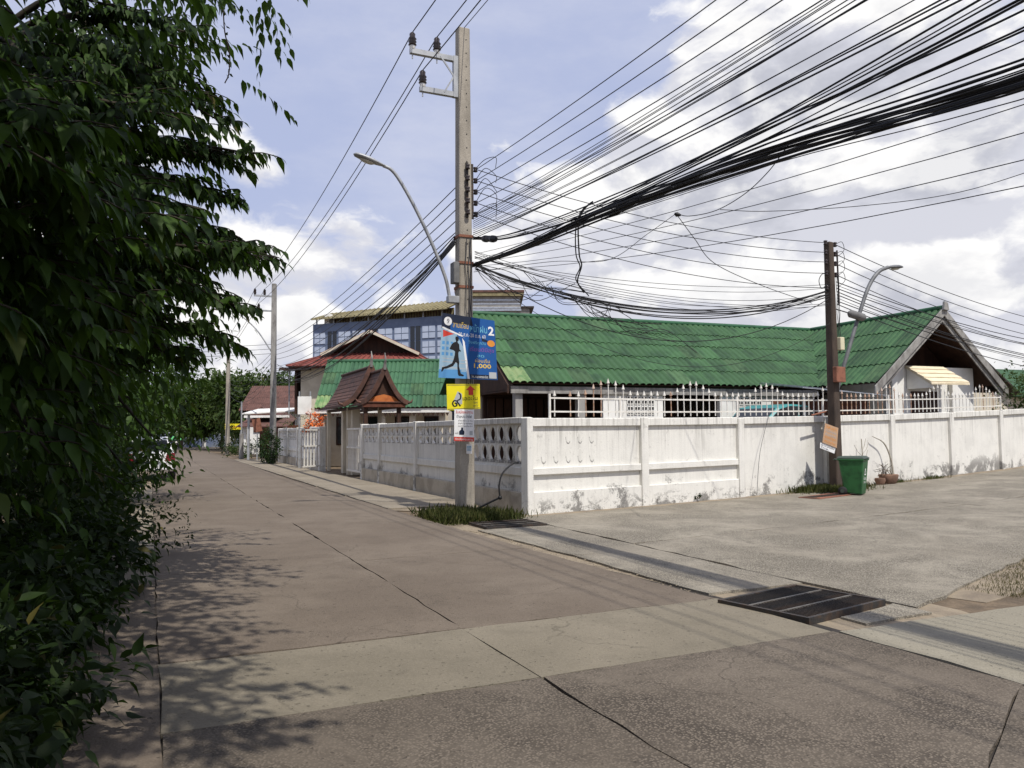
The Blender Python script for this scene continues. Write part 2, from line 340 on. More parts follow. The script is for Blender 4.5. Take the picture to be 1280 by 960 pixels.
# ------------------------------------------------------------------ mesh builder
class MB:
    def __init__(s): s.v = []; s.f = []; s.sm = []
    def add(s, pts, faces, smooth=False):
        k = len(s.v); s.v += [Vector(p) for p in pts]
        for f in faces: s.f.append([i + k for i in f]); s.sm.append(smooth)
        return s
    def hexa(s, p):   # 0-3 bottom loop, 4-7 top loop
        return s.add(p, [(3, 2, 1, 0), (4, 5, 6, 7), (0, 1, 5, 4), (1, 2, 6, 5), (2, 3, 7, 6), (3, 0, 4, 7)])
    def box(s, c, size, ax=None):
        c = Vector(c); X, Y, Z = ax or (Vector((1, 0, 0)), Vector((0, 1, 0)), UP)
        X = X * size[0] / 2; Y = Y * size[1] / 2; Z = Z * size[2] / 2
        return s.hexa([c - X - Y - Z, c + X - Y - Z, c + X + Y - Z, c - X + Y - Z, c - X - Y + Z, c + X - Y + Z, c + X + Y + Z, c - X + Y + Z])
    def bar(s, a, b, w, h, up=UP):
        a = Vector(a); b = Vector(b); y = (b - a); L = y.length; y.normalize()
        x = y.cross(up); x = x.normalized() if x.length > 1e-4 else Vector((1, 0, 0)); z = x.cross(y)
        return s.box((a + b) / 2, (w, L, h), (x, y, z))
    def prism(s, poly, off):
        off = Vector(off); n = len(poly); p = [Vector(q) for q in poly]
        return s.add(p + [q + off for q in p], [tuple(range(n))[::-1], tuple(range(n, 2 * n))] + [(i, (i + 1) % n, n + (i + 1) % n, n + i) for i in range(n)])
    def tube(s, pts, r, seg=6, caps=True, smooth=True):
        pts = [Vector(p) for p in pts]; n = len(pts); rr = r if isinstance(r, (list, tuple)) else [r] * n
        vs = []; up = None
        for i, p in enumerate(pts):
            d = (pts[min(i + 1, n - 1)] - pts[max(i - 1, 0)]).normalized()
            if up is None: up = Vector((0, 0, 1)) if abs(d.z) < .9 else Vector((1, 0, 0))
            x = d.cross(up); x.normalize(); y = x.cross(d); up = y
            vs += [p + (x * math.cos(6.28318 * k / seg) + y * math.sin(6.28318 * k / seg)) * rr[i] for k in range(seg)]
        fs = [(i * seg + k, i * seg + (k + 1) % seg, (i + 1) * seg + (k + 1) % seg, (i + 1) * seg + k) for i in range(n - 1) for k in range(seg)]
        s.add(vs, fs, smooth)
        if caps: s.add(vs[:seg], [tuple(range(seg))[::-1]]); s.add(vs[-seg:], [tuple(range(seg))])
        return s
    def lathe(s, prof, c, seg=12, ax=None, smooth=True):
        c = Vector(c); X, Y, Z = ax or (Vector((1, 0, 0)), Vector((0, 1, 0)), UP); n = len(prof)
        vs = [c + (X * math.cos(6.28318 * k / seg) + Y * math.sin(6.28318 * k / seg)) * r + Z * z for r, z in prof for k in range(seg)]
        fs = [(i * seg + k, i * seg + (k + 1) % seg, (i + 1) * seg + (k + 1) % seg, (i + 1) * seg + k) for i in range(n - 1) for k in range(seg)]
        s.add(vs, fs, smooth)
        s.add(vs[:seg], [tuple(range(seg))[::-1]]); s.add(vs[-seg:], [tuple(range(seg))]); return s
    def mesh(s, name, mat, org=Vector((0, 0, 0)), bevel=0):
        me = bpy.data.meshes.new(name); me.from_pydata([v - org for v in s.v], [], s.f)
        me.polygons.foreach_set('use_smooth', s.sm)
        if bevel:
            bm = bmesh.new(); bm.from_mesh(me); bmesh.ops.remove_doubles(bm, verts=bm.verts, dist=1e-4)
            bmesh.ops.recalc_face_normals(bm, faces=bm.faces)
            es = [e for e in bm.edges if len(e.link_faces) == 2 and e.calc_face_angle() > .5]
            bmesh.ops.bevel(bm, geom=es, offset=bevel, segments=1, affect='EDGES', clamp_overlap=True)
            bm.to_mesh(me); bm.free()
        if mat: me.materials.append(MATS[mat])
        me.update(); return me
    def build(s, name, mat, parent=None, bevel=0, label=None, kind=None):
        org = WLOC.get(parent.name, Vector((0, 0, 0))) if parent else Vector((0, 0, 0))
        o = bpy.data.objects.new(name, s.mesh(name, mat, org, bevel)); COL.objects.link(o)
        if parent: o.parent = parent
        WLOC[o.name] = org
        if label: o['label'] = label
        if kind: o['kind'] = kind
        return o
WLOC = {}
def tag(o, label, cat, group=None):
    o['label'] = label; o['category'] = cat
    if group: o['group'] = group
    return o
def thing(name, label, cat, loc=(0, 0, 0), group=None):
    o = bpy.data.objects.new(name, None); COL.objects.link(o); o.location = loc; o.empty_display_size = .2
    WLOC[o.name] = Vector(loc); return tag(o, label, cat, group)
def struct(o): o['kind'] = 'structure'; return o
def piece(name, me, parent, M4, mat=None):
    """one of many alike pieces sharing a mesh; M4 in world space"""
    o = bpy.data.objects.new(name, me); COL.objects.link(o); o.parent = parent
    o.matrix_local = Matrix.Translation(-WLOC[parent.name]) @ M4
    WLOC[o.name] = WLOC[parent.name]
    return o
def frame(p, x, y, z):
    m = Matrix((x, y, z)).transposed().to_4x4(); m.translation = p; return m
def curve_pts(a, b, sag, n=20):
    a = Vector(a); b = Vector(b)
    return [a.lerp(b, i / n) - UP * (4 * sag * (i / n) * (1 - i / n)) for i in range(n + 1)]
def bez(ps, n=16):
    """Catmull-Rom through the points"""
    ps = [Vector(p) for p in ps]; q = [ps[0] * 2 - ps[1]] + ps + [ps[-1] * 2 - ps[-2]]; out = []
    for i in range(1, len(q) - 2):
        for k in range(n):
            u = k / n; a, b, c, d = q[i - 1], q[i], q[i + 1], q[i + 2]
            out.append(.5 * ((2 * b) + (c - a) * u + (2 * a - 5 * b + 4 * c - d) * u * u + (3 * b - a - 3 * c + d) * u ** 3))
    return out + [ps[-1]]
def lettering(txt, mp, box, mat, parent, shear=0, name='lettering', fit=True, bold=0.0):
    """flat print: TXT fitted into BOX (x0,y0,x1,y1) of the sign's own unit square, MP maps unit square to the world"""
    c = bpy.data.curves.new('t', 'FONT'); c.body = txt; c.resolution_u = 2
    if bold: c.offset = bold
    o = bpy.data.objects.new('t', c); COL.objects.link(o)
    me = bpy.data.meshes.new_from_object(o.evaluated_get(bpy.context.evaluated_depsgraph_get()))
    bpy.data.objects.remove(o); bpy.data.curves.remove(c)
    if not me.vertices: return None
    vs = [v.co.copy() for v in me.vertices]; fs = [tuple(p.vertices) for p in me.polygons]; bpy.data.meshes.remove(me)
    x0 = min(v.x for v in vs); x1 = max(v.x for v in vs); y0 = min(v.y for v in vs); y1 = max(v.y for v in vs)
    b = MB(); b.add([mp(box[0] + (v.x - x0) / (x1 - x0) * (box[2] - box[0]) + shear * (v.y - y0), box[1] + (v.y - y0) / (y1 - y0) * (box[3] - box[1]), .004) for v in vs], fs)
    return b.build(name, mat, parent)
def quadmap(tl, tr, br, bl, nrm):
    """unit square (x right, y up) onto a planar quad, e = height off the face"""
    tl, tr, br, bl = map(Vector, (tl, tr, br, bl))
    return lambda x, y, e=0.: (bl.lerp(br, x)).lerp(tl.lerp(tr, x), y) + nrm * e

# ------------------------------------------------------------------ foliage
_LV = np.array([(0, 0, 0), (0, .33, .0), (0, .68, -.05), (0, 1.05, -.2), (.19, .20, .05), (.205, .46, .035), (.08, .78, -.07), (-.19, .20, .05), (-.205, .46, .035), (-.08, .78, -.07)], float)
_LF = [(0, 4, 1), (0, 1, 7), (4, 5, 2, 1), (1, 2, 8, 7), (5, 6, 2), (2, 9, 8), (6, 3, 2), (2, 3, 9)]
_GV = np.array([(-.045, 0, 0), (.045, 0, 0), (.03, .55, .05), (0, 1, -.12), (-.03, .55, .05)], float); _GF = [(0, 1, 2, 3, 4)]
_SV = np.array([(0, 0, 0), (.24, .45, .04), (0, 1, -.08), (-.24, .45, .04)], float); _SF = [(0, 1, 2, 3)]
def leaf_mesh(name, mat, O, Yd, Zd, S, simple=False, tint=None):
    V, Fc = (_GV, _GF) if simple == 'grass' else (_SV, _SF) if simple else (_LV, _LF)
    O = np.asarray(O, float); n = len(O); Yd = np.asarray(Yd, float); Zd = np.asarray(Zd, float); S = np.asarray(S, float).reshape(-1, 1, 1)
    Yd = Yd / np.linalg.norm(Yd, axis=1, keepdims=True)
    Zd = Zd - Yd * np.sum(Zd * Yd, axis=1, keepdims=True); Zd = Zd / np.maximum(np.linalg.norm(Zd, axis=1, keepdims=True), 1e-6)
    Xd = np.cross(Yd, Zd)
    P = O[:, None, :] + S * (V[None, :, 0:1] * Xd[:, None] + V[None, :, 1:2] * Yd[:, None] + V[None, :, 2:3] * Zd[:, None])
    P = P.reshape(-1, 3); k = len(V)
    li = np.concatenate([np.array(f) for f in Fc]); ls = np.array([len(f) for f in Fc])
    loops = (li[None] + (np.arange(n) * k)[:, None]).ravel(); tot = np.tile(ls, n); start = np.concatenate([[0], np.cumsum(tot)[:-1]])
    me = bpy.data.meshes.new(name); me.vertices.add(len(P)); me.vertices.foreach_set('co', P.ravel())
    me.loops.add(len(loops)); me.loops.foreach_set('vertex_index', loops.astype(np.int32))
    me.polygons.add(len(tot)); me.polygons.foreach_set('loop_start', start.astype(np.int32)); me.polygons.foreach_set('loop_total', tot.astype(np.int32))
    a = me.attributes.new('tint', 'FLOAT', 'POINT'); tt = RNG.random(n) if tint is None else tint
    a.data.foreach_set('value', np.repeat(tt, k).astype(np.float32))
    me.materials.append(MATS[mat]); me.update(calc_edges=True); me.validate(); return me
def mesh_part(name, me, parent, kind=None):
    o = bpy.data.objects.new(name, me); COL.objects.link(o)
    if parent: o.parent = parent; o.location = -WLOC[parent.name]
    WLOC[o.name] = WLOC[parent.name] if parent else Vector((0, 0, 0))
    if kind: o['kind'] = kind
    return o
def blob_leaves(ells, n, size, droop=.4, spread=.35, shell=.55):
    """leaf places spread through ellipsoids in uneven clumps, denser towards their skin"""
    O = []; Y = []; Z = []; S = []
    vol = np.array([e[3] * e[4] * e[5] for e in ells]) ** .7; vol /= vol.sum()
    for e, w in zip(ells, vol):
        m = max(4, int(n * w)); nc = max(3, m // 26)
        u = RNG.normal(size=(nc, 3)); u /= np.linalg.norm(u, axis=1, keepdims=True)
        rr = (shell + (1 - shell) * RNG.random((nc, 1))) * (0.86 + .28 * RNG.random((nc, 1)))
        cc = u * rr
        idx = RNG.integers(0, nc, m)
        q = cc[idx] + RNG.normal(size=(m, 3)) * spread * np.array([.5, .5, .36])
        p = np.array(e[:3]) + q * np.array(e[3:6])
        d = u[idx] * .8 + RNG.normal(size=(m, 3)) * .6; d[:, 2] -= droop
        z = RNG.normal(size=(m, 3)) * .5 + np.array([0, 0, 1.]) + u[idx] * .5
        O.append(p); Y.append(d); Z.append(z); S.append(size * (.65 + .7 * RNG.random(m)))
    return map(np.concatenate, (O, Y, Z, S))
def bushy(name, label, cat, base, ells, n, size, mat, group=None, trunk=None, simple=True, limb_r=.06, bark='bark', crown='crown'):
    """tree or shrub: tapered trunk with limbs reaching into a crown of leaf faces"""
    base = Vector(base); tng = thing(name, label, cat, base, group)
    O, Y, Z, S = blob_leaves([(base.x + e[0], base.y + e[1], base.z + e[2], *e[3:6]) for e in ells], n, size)
    keep = O[:, 2] > base.z + .02
    mesh_part(crown, leaf_mesh(crown, mat, O[keep], Y[keep], Z[keep], S[keep], simple), tng)
    b = MB(); th = trunk or 1.0
    b.tube(bez([base - UP * .1, base + Vector((random.uniform(-.1, .1), random.uniform(-.1, .1), th * .55)), base + Vector((random.uniform(-.15, .15), random.uniform(-.15, .15), th))], 5), [limb_r * (1.3 - .6 * i / 10) for i in range(11)], 7)
    top = base + UP * th * .8
    for e in ells:
        c = base + Vector(e[:3])
        for k in range(2):
            tip = c + Vector((random.uniform(-.5, .5) * e[3], random.uniform(-.5, .5) * e[4], random.uniform(.1, .7) * e[5]))
            pts = bez([top - UP * random.uniform(0, th * .3), top.lerp(tip, .5) + UP * .1 * th, tip], 5)
            b.tube(pts, [limb_r * .6 * (1 - .8 * i / (len(pts) - 1)) for i in range(len(pts))], 5)
    b.build('trunk', bark, tng)
    return tng
# ================================================================== ground, street, lane
xs = sorted(set([-900, -500, -250, -140, -90, -60] + list(range(-44, 62, 2)) + [70, 90, 130, 250, 500, 900]))
ys = sorted(set([-600, -200, -80, -40, -20] + list(range(-10, 64, 2)) + [70, 80, 95, 120, 160, 250, 500, 1000, 1800]))
b = MB(); nx = len(xs)
b.add([(x, y, gz(x, y) - .035) for y in ys for x in xs], [(j * nx + i, j * nx + i + 1, (j + 1) * nx + i + 1, (j + 1) * nx + i) for j in range(len(ys) - 1) for i in range(nx - 1)], True)
struct(b.build('ground', 'soil'))

def patch(c00, c10, c11, c01, dz=0., jit=.015, res=.30, thick=.10):
    """cast slab over a quad of the ground plan; broken edges, follows the fall of the ground"""
    c00, c10, c11, c01 = [Vector((c.x, c.y, 0)) for c in (c00, c10, c11, c01)]
    nu = max(1, min(48, int((c10 - c00).length / res))); nv = max(1, min(48, int((c01 - c00).length / res)))
    P = {}; b = MB()
    for j in range(nv + 1):
        for i in range(nu + 1):
            q = c00.lerp(c10, i / nu).lerp(c01.lerp(c11, i / nu), j / nv)
            e = (i in (0, nu)) or (j in (0, nv))
            if e: q += Vector((random.uniform(-jit, jit), random.uniform(-jit, jit), 0))
            P[i, j] = Vector((q.x, q.y, gz(q.x, q.y) + dz - (random.uniform(.001, .006) if e else 0)))
    idx = {k: n for n, k in enumerate(P)}; pts = list(P.values()); nb = len(pts)
    fl = (c10 - c00).cross(c01 - c00).z < 0
    ring = [(i, 0) for i in range(nu)] + [(nu, j) for j in range(nv)] + [(i, nv) for i in range(nu, 0, -1)] + [(0, j) for j in range(nv, 0, -1)]
    b.add(pts + [P[k] - UP * thick for k in ring],
          [f[::-1] if fl else f for f in [(idx[i, j], idx[i + 1, j], idx[i + 1, j + 1], idx[i, j + 1]) for j in range(nv) for i in range(nu)] +
          [(idx[ring[k]], nb + k, nb + (k + 1) % len(ring), idx[ring[(k + 1) % len(ring)]]) for k in range(len(ring))]])
    return b
def bed(name, poly, mat, dz):
    b = MB(); b.add([(p.x, p.y, gz(p.x, p.y) + dz) for p in poly], [tuple(range(len(poly)))]); return struct(b.build(name, mat))

road = bed('road', [st(.02, -6), st(5.0, -6), st(5.0, 4.7), st(4.98, 6.1), st(4.5, 11), st(4.45, 90), st(.05, 90)], 'joint_fill', -.028)
J = .006
dl = [-6, 4.68, 6.08, 9.84, 20, 31, 43, 57, 74, 92]
mats = ['road_front', 'road_patch'] + ['road_concrete'] * 8
edge = [4.84, 4.84, 4.82, 4.62, 4.45, 4.45, 4.6, 4.8, 4.9, 4.9]
for i in range(len(dl) - 1):
    a, c = dl[i] + J, dl[i + 1] - J
    patch(st(.08, a), st(2.3 - J, a), st(2.3 - J, c), st(.08, c), random.uniform(-.002, .002)).build('slab', mats[i], road)
    if i == 0: continue
    patch(st(2.3 + J, a), st(edge[i], a + .03), st(edge[i + 1], c + .03), st(2.3 + J, c), random.uniform(-.002, .002), .016).build('slab', mats[i], road)
patch(st(2.3 + J, 1.885), st(4.86, 3.27), st(4.86, 4.73), st(2.3 + J, 4.67), .001, .014).build('slab', 'road_front', road)
patch(st(2.3 + J, -6), st(4.86, -6), st(4.86, 3.263), st(2.3 + J, 1.88), .0, .004).build('slab', 'road_front', road)
# far cross street where the street ends
for i in range(3):
    patch(st(-14 + i * 10, 92.1), st(-4.04 + i * 10, 92.1), st(-4.04 + i * 10, 97), st(-14 + i * 10, 97), .0).build('slab', 'pavement_concrete', road)

edge_strip = bed('verge', [st(-.95, -4), st(.06, -4), st(.06, 34), st(-.7, 34)], 'plinth_bare', -.022)
for a, c in ((-3, 3.3), (3.32, 9.6), (9.62, 17), (17.02, 26)):
    patch(st(-.42, a), st(.07, a), st(.07, c), st(-.46, c), -.008, .010).build('slab', 'road_concrete' if a < 9 else 'pavement_concrete', edge_strip)

lane = struct(patch(ln(-2.4, -.05), ln(44, -.05), ln(44, 7.0), ln(-1.0, 8.9), -.024, 0, 1.2).build('lane', 'plinth_bare'))
patch(st(4.55, 4.6), st(6.5, 4.6), st(6.5, 13.4), st(4.5, 13.4), -.03, 0).build('bed', 'plinth_bare', lane)
def sn(o, n=6.14): return (n - 6.6 - .151 * o) / .988
sl = [None, 7.6, 15.4, 24, 34, 45]; near_e = [8.7, 6.75, 7.0, 7.2, 7.1, 7.0]
for i in range(5):
    def S(k, o): return (sn(o) if k == 0 else sl[k])
    for o0, o1, f in ((.42, 4.25 - J, 0), (4.25 + J, None, 1)):
        p0 = o1 if o1 else near_e[i]; p1 = o1 if o1 else near_e[i + 1]
        patch(ln(S(i, o0) + J, o0), ln(S(i + 1, o0) - J, o0), ln(S(i + 1, p1) - J, p1), ln(S(i, p0) + J, p0), random.uniform(-.002, .002), .03).build('slab', 'lane_concrete', lane)
for a, c in ((6.34, 9.0), (9.02, 12.06)):
    patch(st(4.90, a), st(6.11, a), st(6.11, c), st(4.90 - .1 * (a > 8), c), -.002, .02).build('slab', 'lane_concrete', lane)
patch(st(5.3, 4.82), st(6.11, 4.88), st(6.11, 5.24), st(5.3, 5.06), -.006, .03).build('slab', 'lane_concrete', lane)
patch(st(4.90, 1.4), st(10, 1.4), st(10, 4.62), st(4.90, 4.71), -.003, .02).build('slab', 'pad_concrete', lane)

pave = bed('pavement', [st(4.46, 16), st(6.62, 14.6), st(6.62, 52), st(4.7, 52)], 'plinth_bare', -.018)
for i in range(9):
    a = 16.2 + i * 4
    patch(st(4.48 + .02 * i, a), st(6.45, a), st(6.45, a + 3.97), st(4.5 + .02 * i, a + 3.97), .012 + random.uniform(-.003, .003), .02).build('slab', 'pavement_concrete', pave)

# ------------------------------------------------------------------ drain grates
def grate(label, org, ang, wn, wd, bars, zz):
    gN = Matrix.Rotation(ang, 3, 'Z') @ N; gD = Matrix.Rotation(ang, 3, 'Z') @ D
    z0 = gz(*org.xy) + zz
    P = lambda n, d, z: Vector((org.x, org.y, z0)) + gN * n + gD * d + UP * z
    g = thing('drain_grate', label, 'drain grate', (org.x, org.y, z0), 'drain grates at the mouth of the lane')
    def blk(name, mat, a, c, e, f, z1, z2): b = MB(); b.hexa([P(a, e, z1), P(c, e, z1), P(c, f, z1), P(a, f, z1), P(a, e, z2), P(c, e, z2), P(c, f, z2), P(a, f, z2)]); return b.build(name, mat, g)
    b = MB()
    for a, c, e, f in ((0, wn, 0, .035), (0, wn, wd - .035, wd), (0, .035, .036, wd - .036), (wn - .035, wn, .036, wd - .036)):
        b.hexa([P(a, e, -.05), P(c, e, -.05), P(c, f, -.05), P(a, f, -.05), P(a, e, .010), P(c, e, .010), P(c, f, .010), P(a, f, .010)])
    b.build('frame', 'steel_dark', g)
    blk('pit', 'plastic_black', .02, wn - .02, .02, wd - .02, -.6, -.042)  # solid black block close under the bars, painted shade of a deep pit
    for k in (1, 2): blk('cross_bar', 'steel_worn', .036, wn - .036, wd * k / 3 - .013, wd * k / 3 + .013, -.035, .007)
    b = MB(); b.box((0, 0, 0), (.009, wd - .075, .036), (gN, gD, UP)); me = b.mesh('bar', 'steel_dark')
    for i in range(bars): piece('bar', me, g, Matrix.Translation(P(.05 + (wn - .1) * i / (bars - 1), wd / 2, -.016)))
grate('large black steel drain grate set in the open lane mouth', st(4.90, 5.03), R(12), 1.17, .93, 28, .020)
grate('small dark drain grate beside the grass at the concrete pole', st(5.0, 12.12), 0, 1.1, .83, 24, .010)
g = thing('drain_grate', 'rust brown flat drain cover near the green bin', 'drain cover', ln(7.1, 1.5))
b = MB(); b.hexa([ln(6.5, 1.15, .003), ln(8.0, 1.0, .003), ln(8.0, 1.55, .003), ln(6.5, 1.7, .003), ln(6.5, 1.15, .016), ln(8.0, 1.0, .016), ln(8.0, 1.55, .016), ln(6.5, 1.7, .016)]); b.build('cover_plate', 'rusty_box', g)
b = MB(); [b.hexa([ln(6.55 + k * .1, 1.2, .017), ln(6.6 + k * .1, 1.2, .017), ln(6.6 + k * .1, 1.5, .017), ln(6.55 + k * .1, 1.5, .017), ln(6.55 + k * .1, 1.2, .022), ln(6.6 + k * .1, 1.2, .022), ln(6.6 + k * .1, 1.5, .022), ln(6.55 + k * .1, 1.5, .022)]) for k in range(14)]
b.build('ribs', 'steel_dark', g, kind='stuff')
# ================================================================== lane wall (sunlit)
def lbox(b, s0, s1, o0, o1, z0, z1):
    return b.hexa([ln(s0, o0, z0), ln(s1, o0, z0), ln(s1, o1, z0), ln(s0, o1, z0), ln(s0, o0, z1), ln(s1, o0, z1), ln(s1, o1, z1), ln(s0, o1, z1)])
def lpiece(name, mat, par, s0, s1, o0, o1, z0, z1, bev=.012, **k):
    b = MB(); b.hexa([ln(s0, o1, z0), ln(s1, o1, z0), ln(s1, o0, z0), ln(s0, o0, z0), ln(s0, o1, z1), ln(s1, o1, z1), ln(s1, o0, z1), ln(s0, o0, z1)]); return b.build(name, mat, par, bevel=bev, **k)
lw = thing('boundary_wall', 'white flaking wall along the lane topped by a spiked railing', 'wall', CORNER)
posts = [.02, 3.0, 6.0, 9.2, 12.1, 15.1, 18.0, 21, 24, 27, 30, 33, 36]
for i, s in enumerate(posts):
    lpiece('post', 'wall_white', lw, s - .1 if i else -.02, s + .1, -.21, .025, -.08, 1.80 if i > 1 else 1.835)
for i in range(len(posts) - 1):
    s0 = posts[i] + .1; s1 = posts[i + 1] - .1; mt = 'wall_white' if i < 2 else 'wall_white_rough'
    lpiece('panel', mt, lw, s0, s1, -.17, -.065, -.08, 1.66, .004)
    lpiece('coping', 'wall_white', lw, s0 + .002, s1 - .002, -.22, .0, 1.66, 1.825)
    if i < 2:
        lpiece('rail', 'wall_white', lw, s0 + .002, s1 - .002, -.066, .004, .72, .86)
        lpiece('plinth', 'wall_white', lw, s0 + .002, s1 - .002, -.064, .002, -.08, .40)
# plastered over vent holes still read as faint lenses in the first bay
b = MB(); ring = []
for k in range(14):
    a = 6.28318 * k / 14; ring.append((.075 * math.sin(a), .16 * math.cos(a)))
for x, z in ring: b.v.append(DR * x + UP * z)
for x, z in ring: b.v.append(DR * x * .72 + UP * z * .84 + WN * .005)
b.f += [(k, (k + 1) % 14, 14 + (k + 1) % 14, 14 + k) for k in range(14)]; b.sm += [True] * 14
b.v += [DR * x * .60 + UP * z * .76 + WN * -.002 for x, z in ring]; b.f += [(14 + k, 14 + (k + 1) % 14, 28 + (k + 1) % 14, 28 + k) for k in range(14)]; b.sm += [True] * 14
vm = b.mesh('filled_vent', 'wall_white')
for r in range(2):
    for c in range(5):
        if r == 1 and c < 2: continue
        piece('filled_vent', vm, lw, Matrix.Translation(ln(.42 + c * .30, -.066, 1.08 + r * .38)))
# ------------------------------------------------------------------ spiked railing on top
rl = thing('spiked_railing', 'rusty white spiked steel railing in arches along the lane wall', 'railing', ln(.6, -.1, 1.83))
def zr(s): return 1.83
def rail(z, s0, s1, mat='fence_paint'):
    b = MB(); n = int((s1 - s0) / 1.5) + 1; pts = [ln(s0 + (s1 - s0) * k / n, -.1, z) for k in range(n + 1)]
    for p, q in zip(pts, pts[1:]): b.bar(p, q, .03, .032)
    return b.build('rail', mat, rl)
rail(1.955, .6, 2.4); rail(2.225, .6, 2.4, 'fence_paint')
rail(1.955, 2.42, 18.2); rail(2.225, 2.42, 18.2)
PK = {}
def picket(L, mat):
    k = (round(L / .04), mat)
    if k not in PK:
        L = k[0] * .04; b = MB(); b.box((0, 0, L / 2), (.017, .017, L), (DR, WN, UP))
        b.lathe([(.010, L), (.034, L + .012), (.022, L + .05), (.003, L + .11)], (0, 0, 0), 6, smooth=False); b.box((0, 0, L - .03), (.03, .03, .012), (DR, WN, UP)); PK[k] = b.mesh('picket', mat)
    return PK[k]
for i in range(89):
    s = .72 + i * .198
    if s > 18.1: break
    if s < 1.0 and i % 2: continue
    ph = ((s - 2.08) / 2.5 + .5) % 1 - .5
    L = .44 + .24 * max(0, math.cos(ph * 2 * math.pi * .95)) ** 1.3
    tilt = Matrix.Rotation(random.uniform(-.02, .02), 4, 'Y')
    old = 9.7 < s < 12.6 or s < 1.5
    piece('picket', picket(L - (.05 if s < 1.6 else 0), 'fence_rust' if (old and i % 3) or random.random() < .08 else 'fence_paint'), rl, Matrix.Translation(ln(s, -.1, 1.86)) @ tilt)
for s, h in ((.6, .45), (2.41, .42), (6.0, .45), (9.2, .42), (12.1, .5), (15.1, .45), (18.2, .42)):
    b = MB(); lbox(b, s - .02, s + .02, -.118, -.082, 1.822, 1.86 + h); b.build('post', 'fence_paint', rl)

# ================================================================== street wall (in shade)
def so_(t, o, z=0.): v = CORNER + D * t - N * o; return Vector((v.x, v.y, z))
def spiece(name, mat, par, t0, t1, o0, o1, z0, z1, bev=.012):
    b = MB(); b.hexa([so_(t0, o0, z0), so_(t1, o0, z0), so_(t1, o1, z0), so_(t0, o1, z0), so_(t0, o0, z1), so_(t1, o0, z1), so_(t1, o1, z1), so_(t0, o1, z1)])
    return b.build(name, mat, par, bevel=bev)
def vent_mesh(w, h, hole, name, mat):
    """pierced concrete block: HOLE(a) gives the opening's outline"""
    th = .045; n = 20; A = []
    cor = [math.atan2(h, w), math.pi - math.atan2(h, w), math.pi + math.atan2(h, w), 2 * math.pi - math.atan2(h, w)]
    angs = sorted(cor + [2 * math.pi * (k + .5) / 16 for k in range(16)])
    outer = []
    for a in angs:
        c, s = math.cos(a), math.sin(a); r = min(w / 2 / abs(c) if abs(c) > 1e-6 else 9, h / 2 / abs(s) if abs(s) > 1e-6 else 9); outer.append((r * c, r * s))
    inner = [hole(a) for a in angs]; n = len(angs); b = MB()
    P = []
    for y in (0, th):
        P += [D * x - N * y + UP * z for x, z in outer] + [D * x - N * y + UP * z for x, z in inner]
    F = []
    for k in range(n):
        j = (k + 1) % n
        F += [(k, j, n + j, n + k), (2 * n + j, 2 * n + k, 3 * n + k, 3 * n + j), (n + k, n + j, 3 * n + j, 3 * n + k), (j, k, 2 * n + k, 2 * n + j)]
    b.add(P, F); return b.mesh(name, mat)
def lens(wd, ht):
    def f(a):
        z = math.sin(a) * ht; x = math.copysign(wd * (1 - (z / ht) ** 2) ** .8, math.cos(a)) if abs(math.sin(a)) < .999 else 0; return (x, z)
    return f
def dee(r, q):
    def f(a): return (max(-q * .55, math.cos(a) * r), math.sin(a) * q)
    return f
lens_block = vent_mesh(.43, .395, lens(.155, .175), 'vent_block', 'wall_street')
dee_block = vent_mesh(.50, .225, dee(.185, .088), 'vent_block', 'wall_street')
sw = thing('boundary_wall', 'grey white street wall of pierced vent blocks behind the concrete pole', 'wall', CORNER)
fw = thing('boundary_wall', 'far stretch of pierced street wall past the picket gate', 'wall', so_(20.6, 0))
def bay(w, t0, t1, kind, capz=1.86):
    spiece('coping', 'wall_street', w, t0, t1, -.20, .03, 1.72, capz - .012)
    spiece('rail', 'wall_street', w, t0, t1, -.10, .01, .70, .87)
    spiece('panel', 'wall_street', w, t0, t1, -.13, -.05, .38, .70, .004)
    spiece('plinth', 'plinth_pale', w, t0, t1, -.18, .045, -.1, .385)
    if kind == 'lens':
        n = max(1, round((t1 - t0) / .44)); wd = (t1 - t0) / n
        spiece('panel', 'wall_street', w, t0, t1, -.12, -.03, .87, .925, .003)
        for r in range(2):
            for k in range(n):
                piece('vent_block', lens_block, w, Matrix.Translation(so_(t0 + (k + .5) * wd, -.07, 1.125 + r * .397)) @ Matrix.Identity(4))
    else:
        n = max(1, round((t1 - t0) / .52)); wd = (t1 - t0) / n
        spiece('panel', 'wall_street', w, t0, t1, -.12, -.03, .87, 1.265, .004)
        for r in range(2):
            for k in range(n):
                piece('vent_block', dee_block, w, Matrix.Translation(so_(t0 + (k + .5) * wd, -.07, 1.378 + r * .228)))
tp = [0.2, 3.5, 7.08, 10.9, 13.15]
for i, tt in enumerate(tp[1:]): spiece('post', 'wall_street', sw, tt - .1, tt + .1, -.21, .06, -.1, 1.87)
for i in range(4): bay(sw, tp[i] - (.0 if i else .08) + .1, tp[i + 1] - .1, 'lens' if i == 0 else 'dee')
tf = [20.6, 22.7, 26.4, 29.4, 32.6]
for tt in tf: spiece('post', 'wall_street', fw, tt - .1, tt + .1, -.21, .06, -.1, 1.87)
for i in range(4): bay(fw, tf[i] + .1, tf[i + 1] - .1, 'dee')
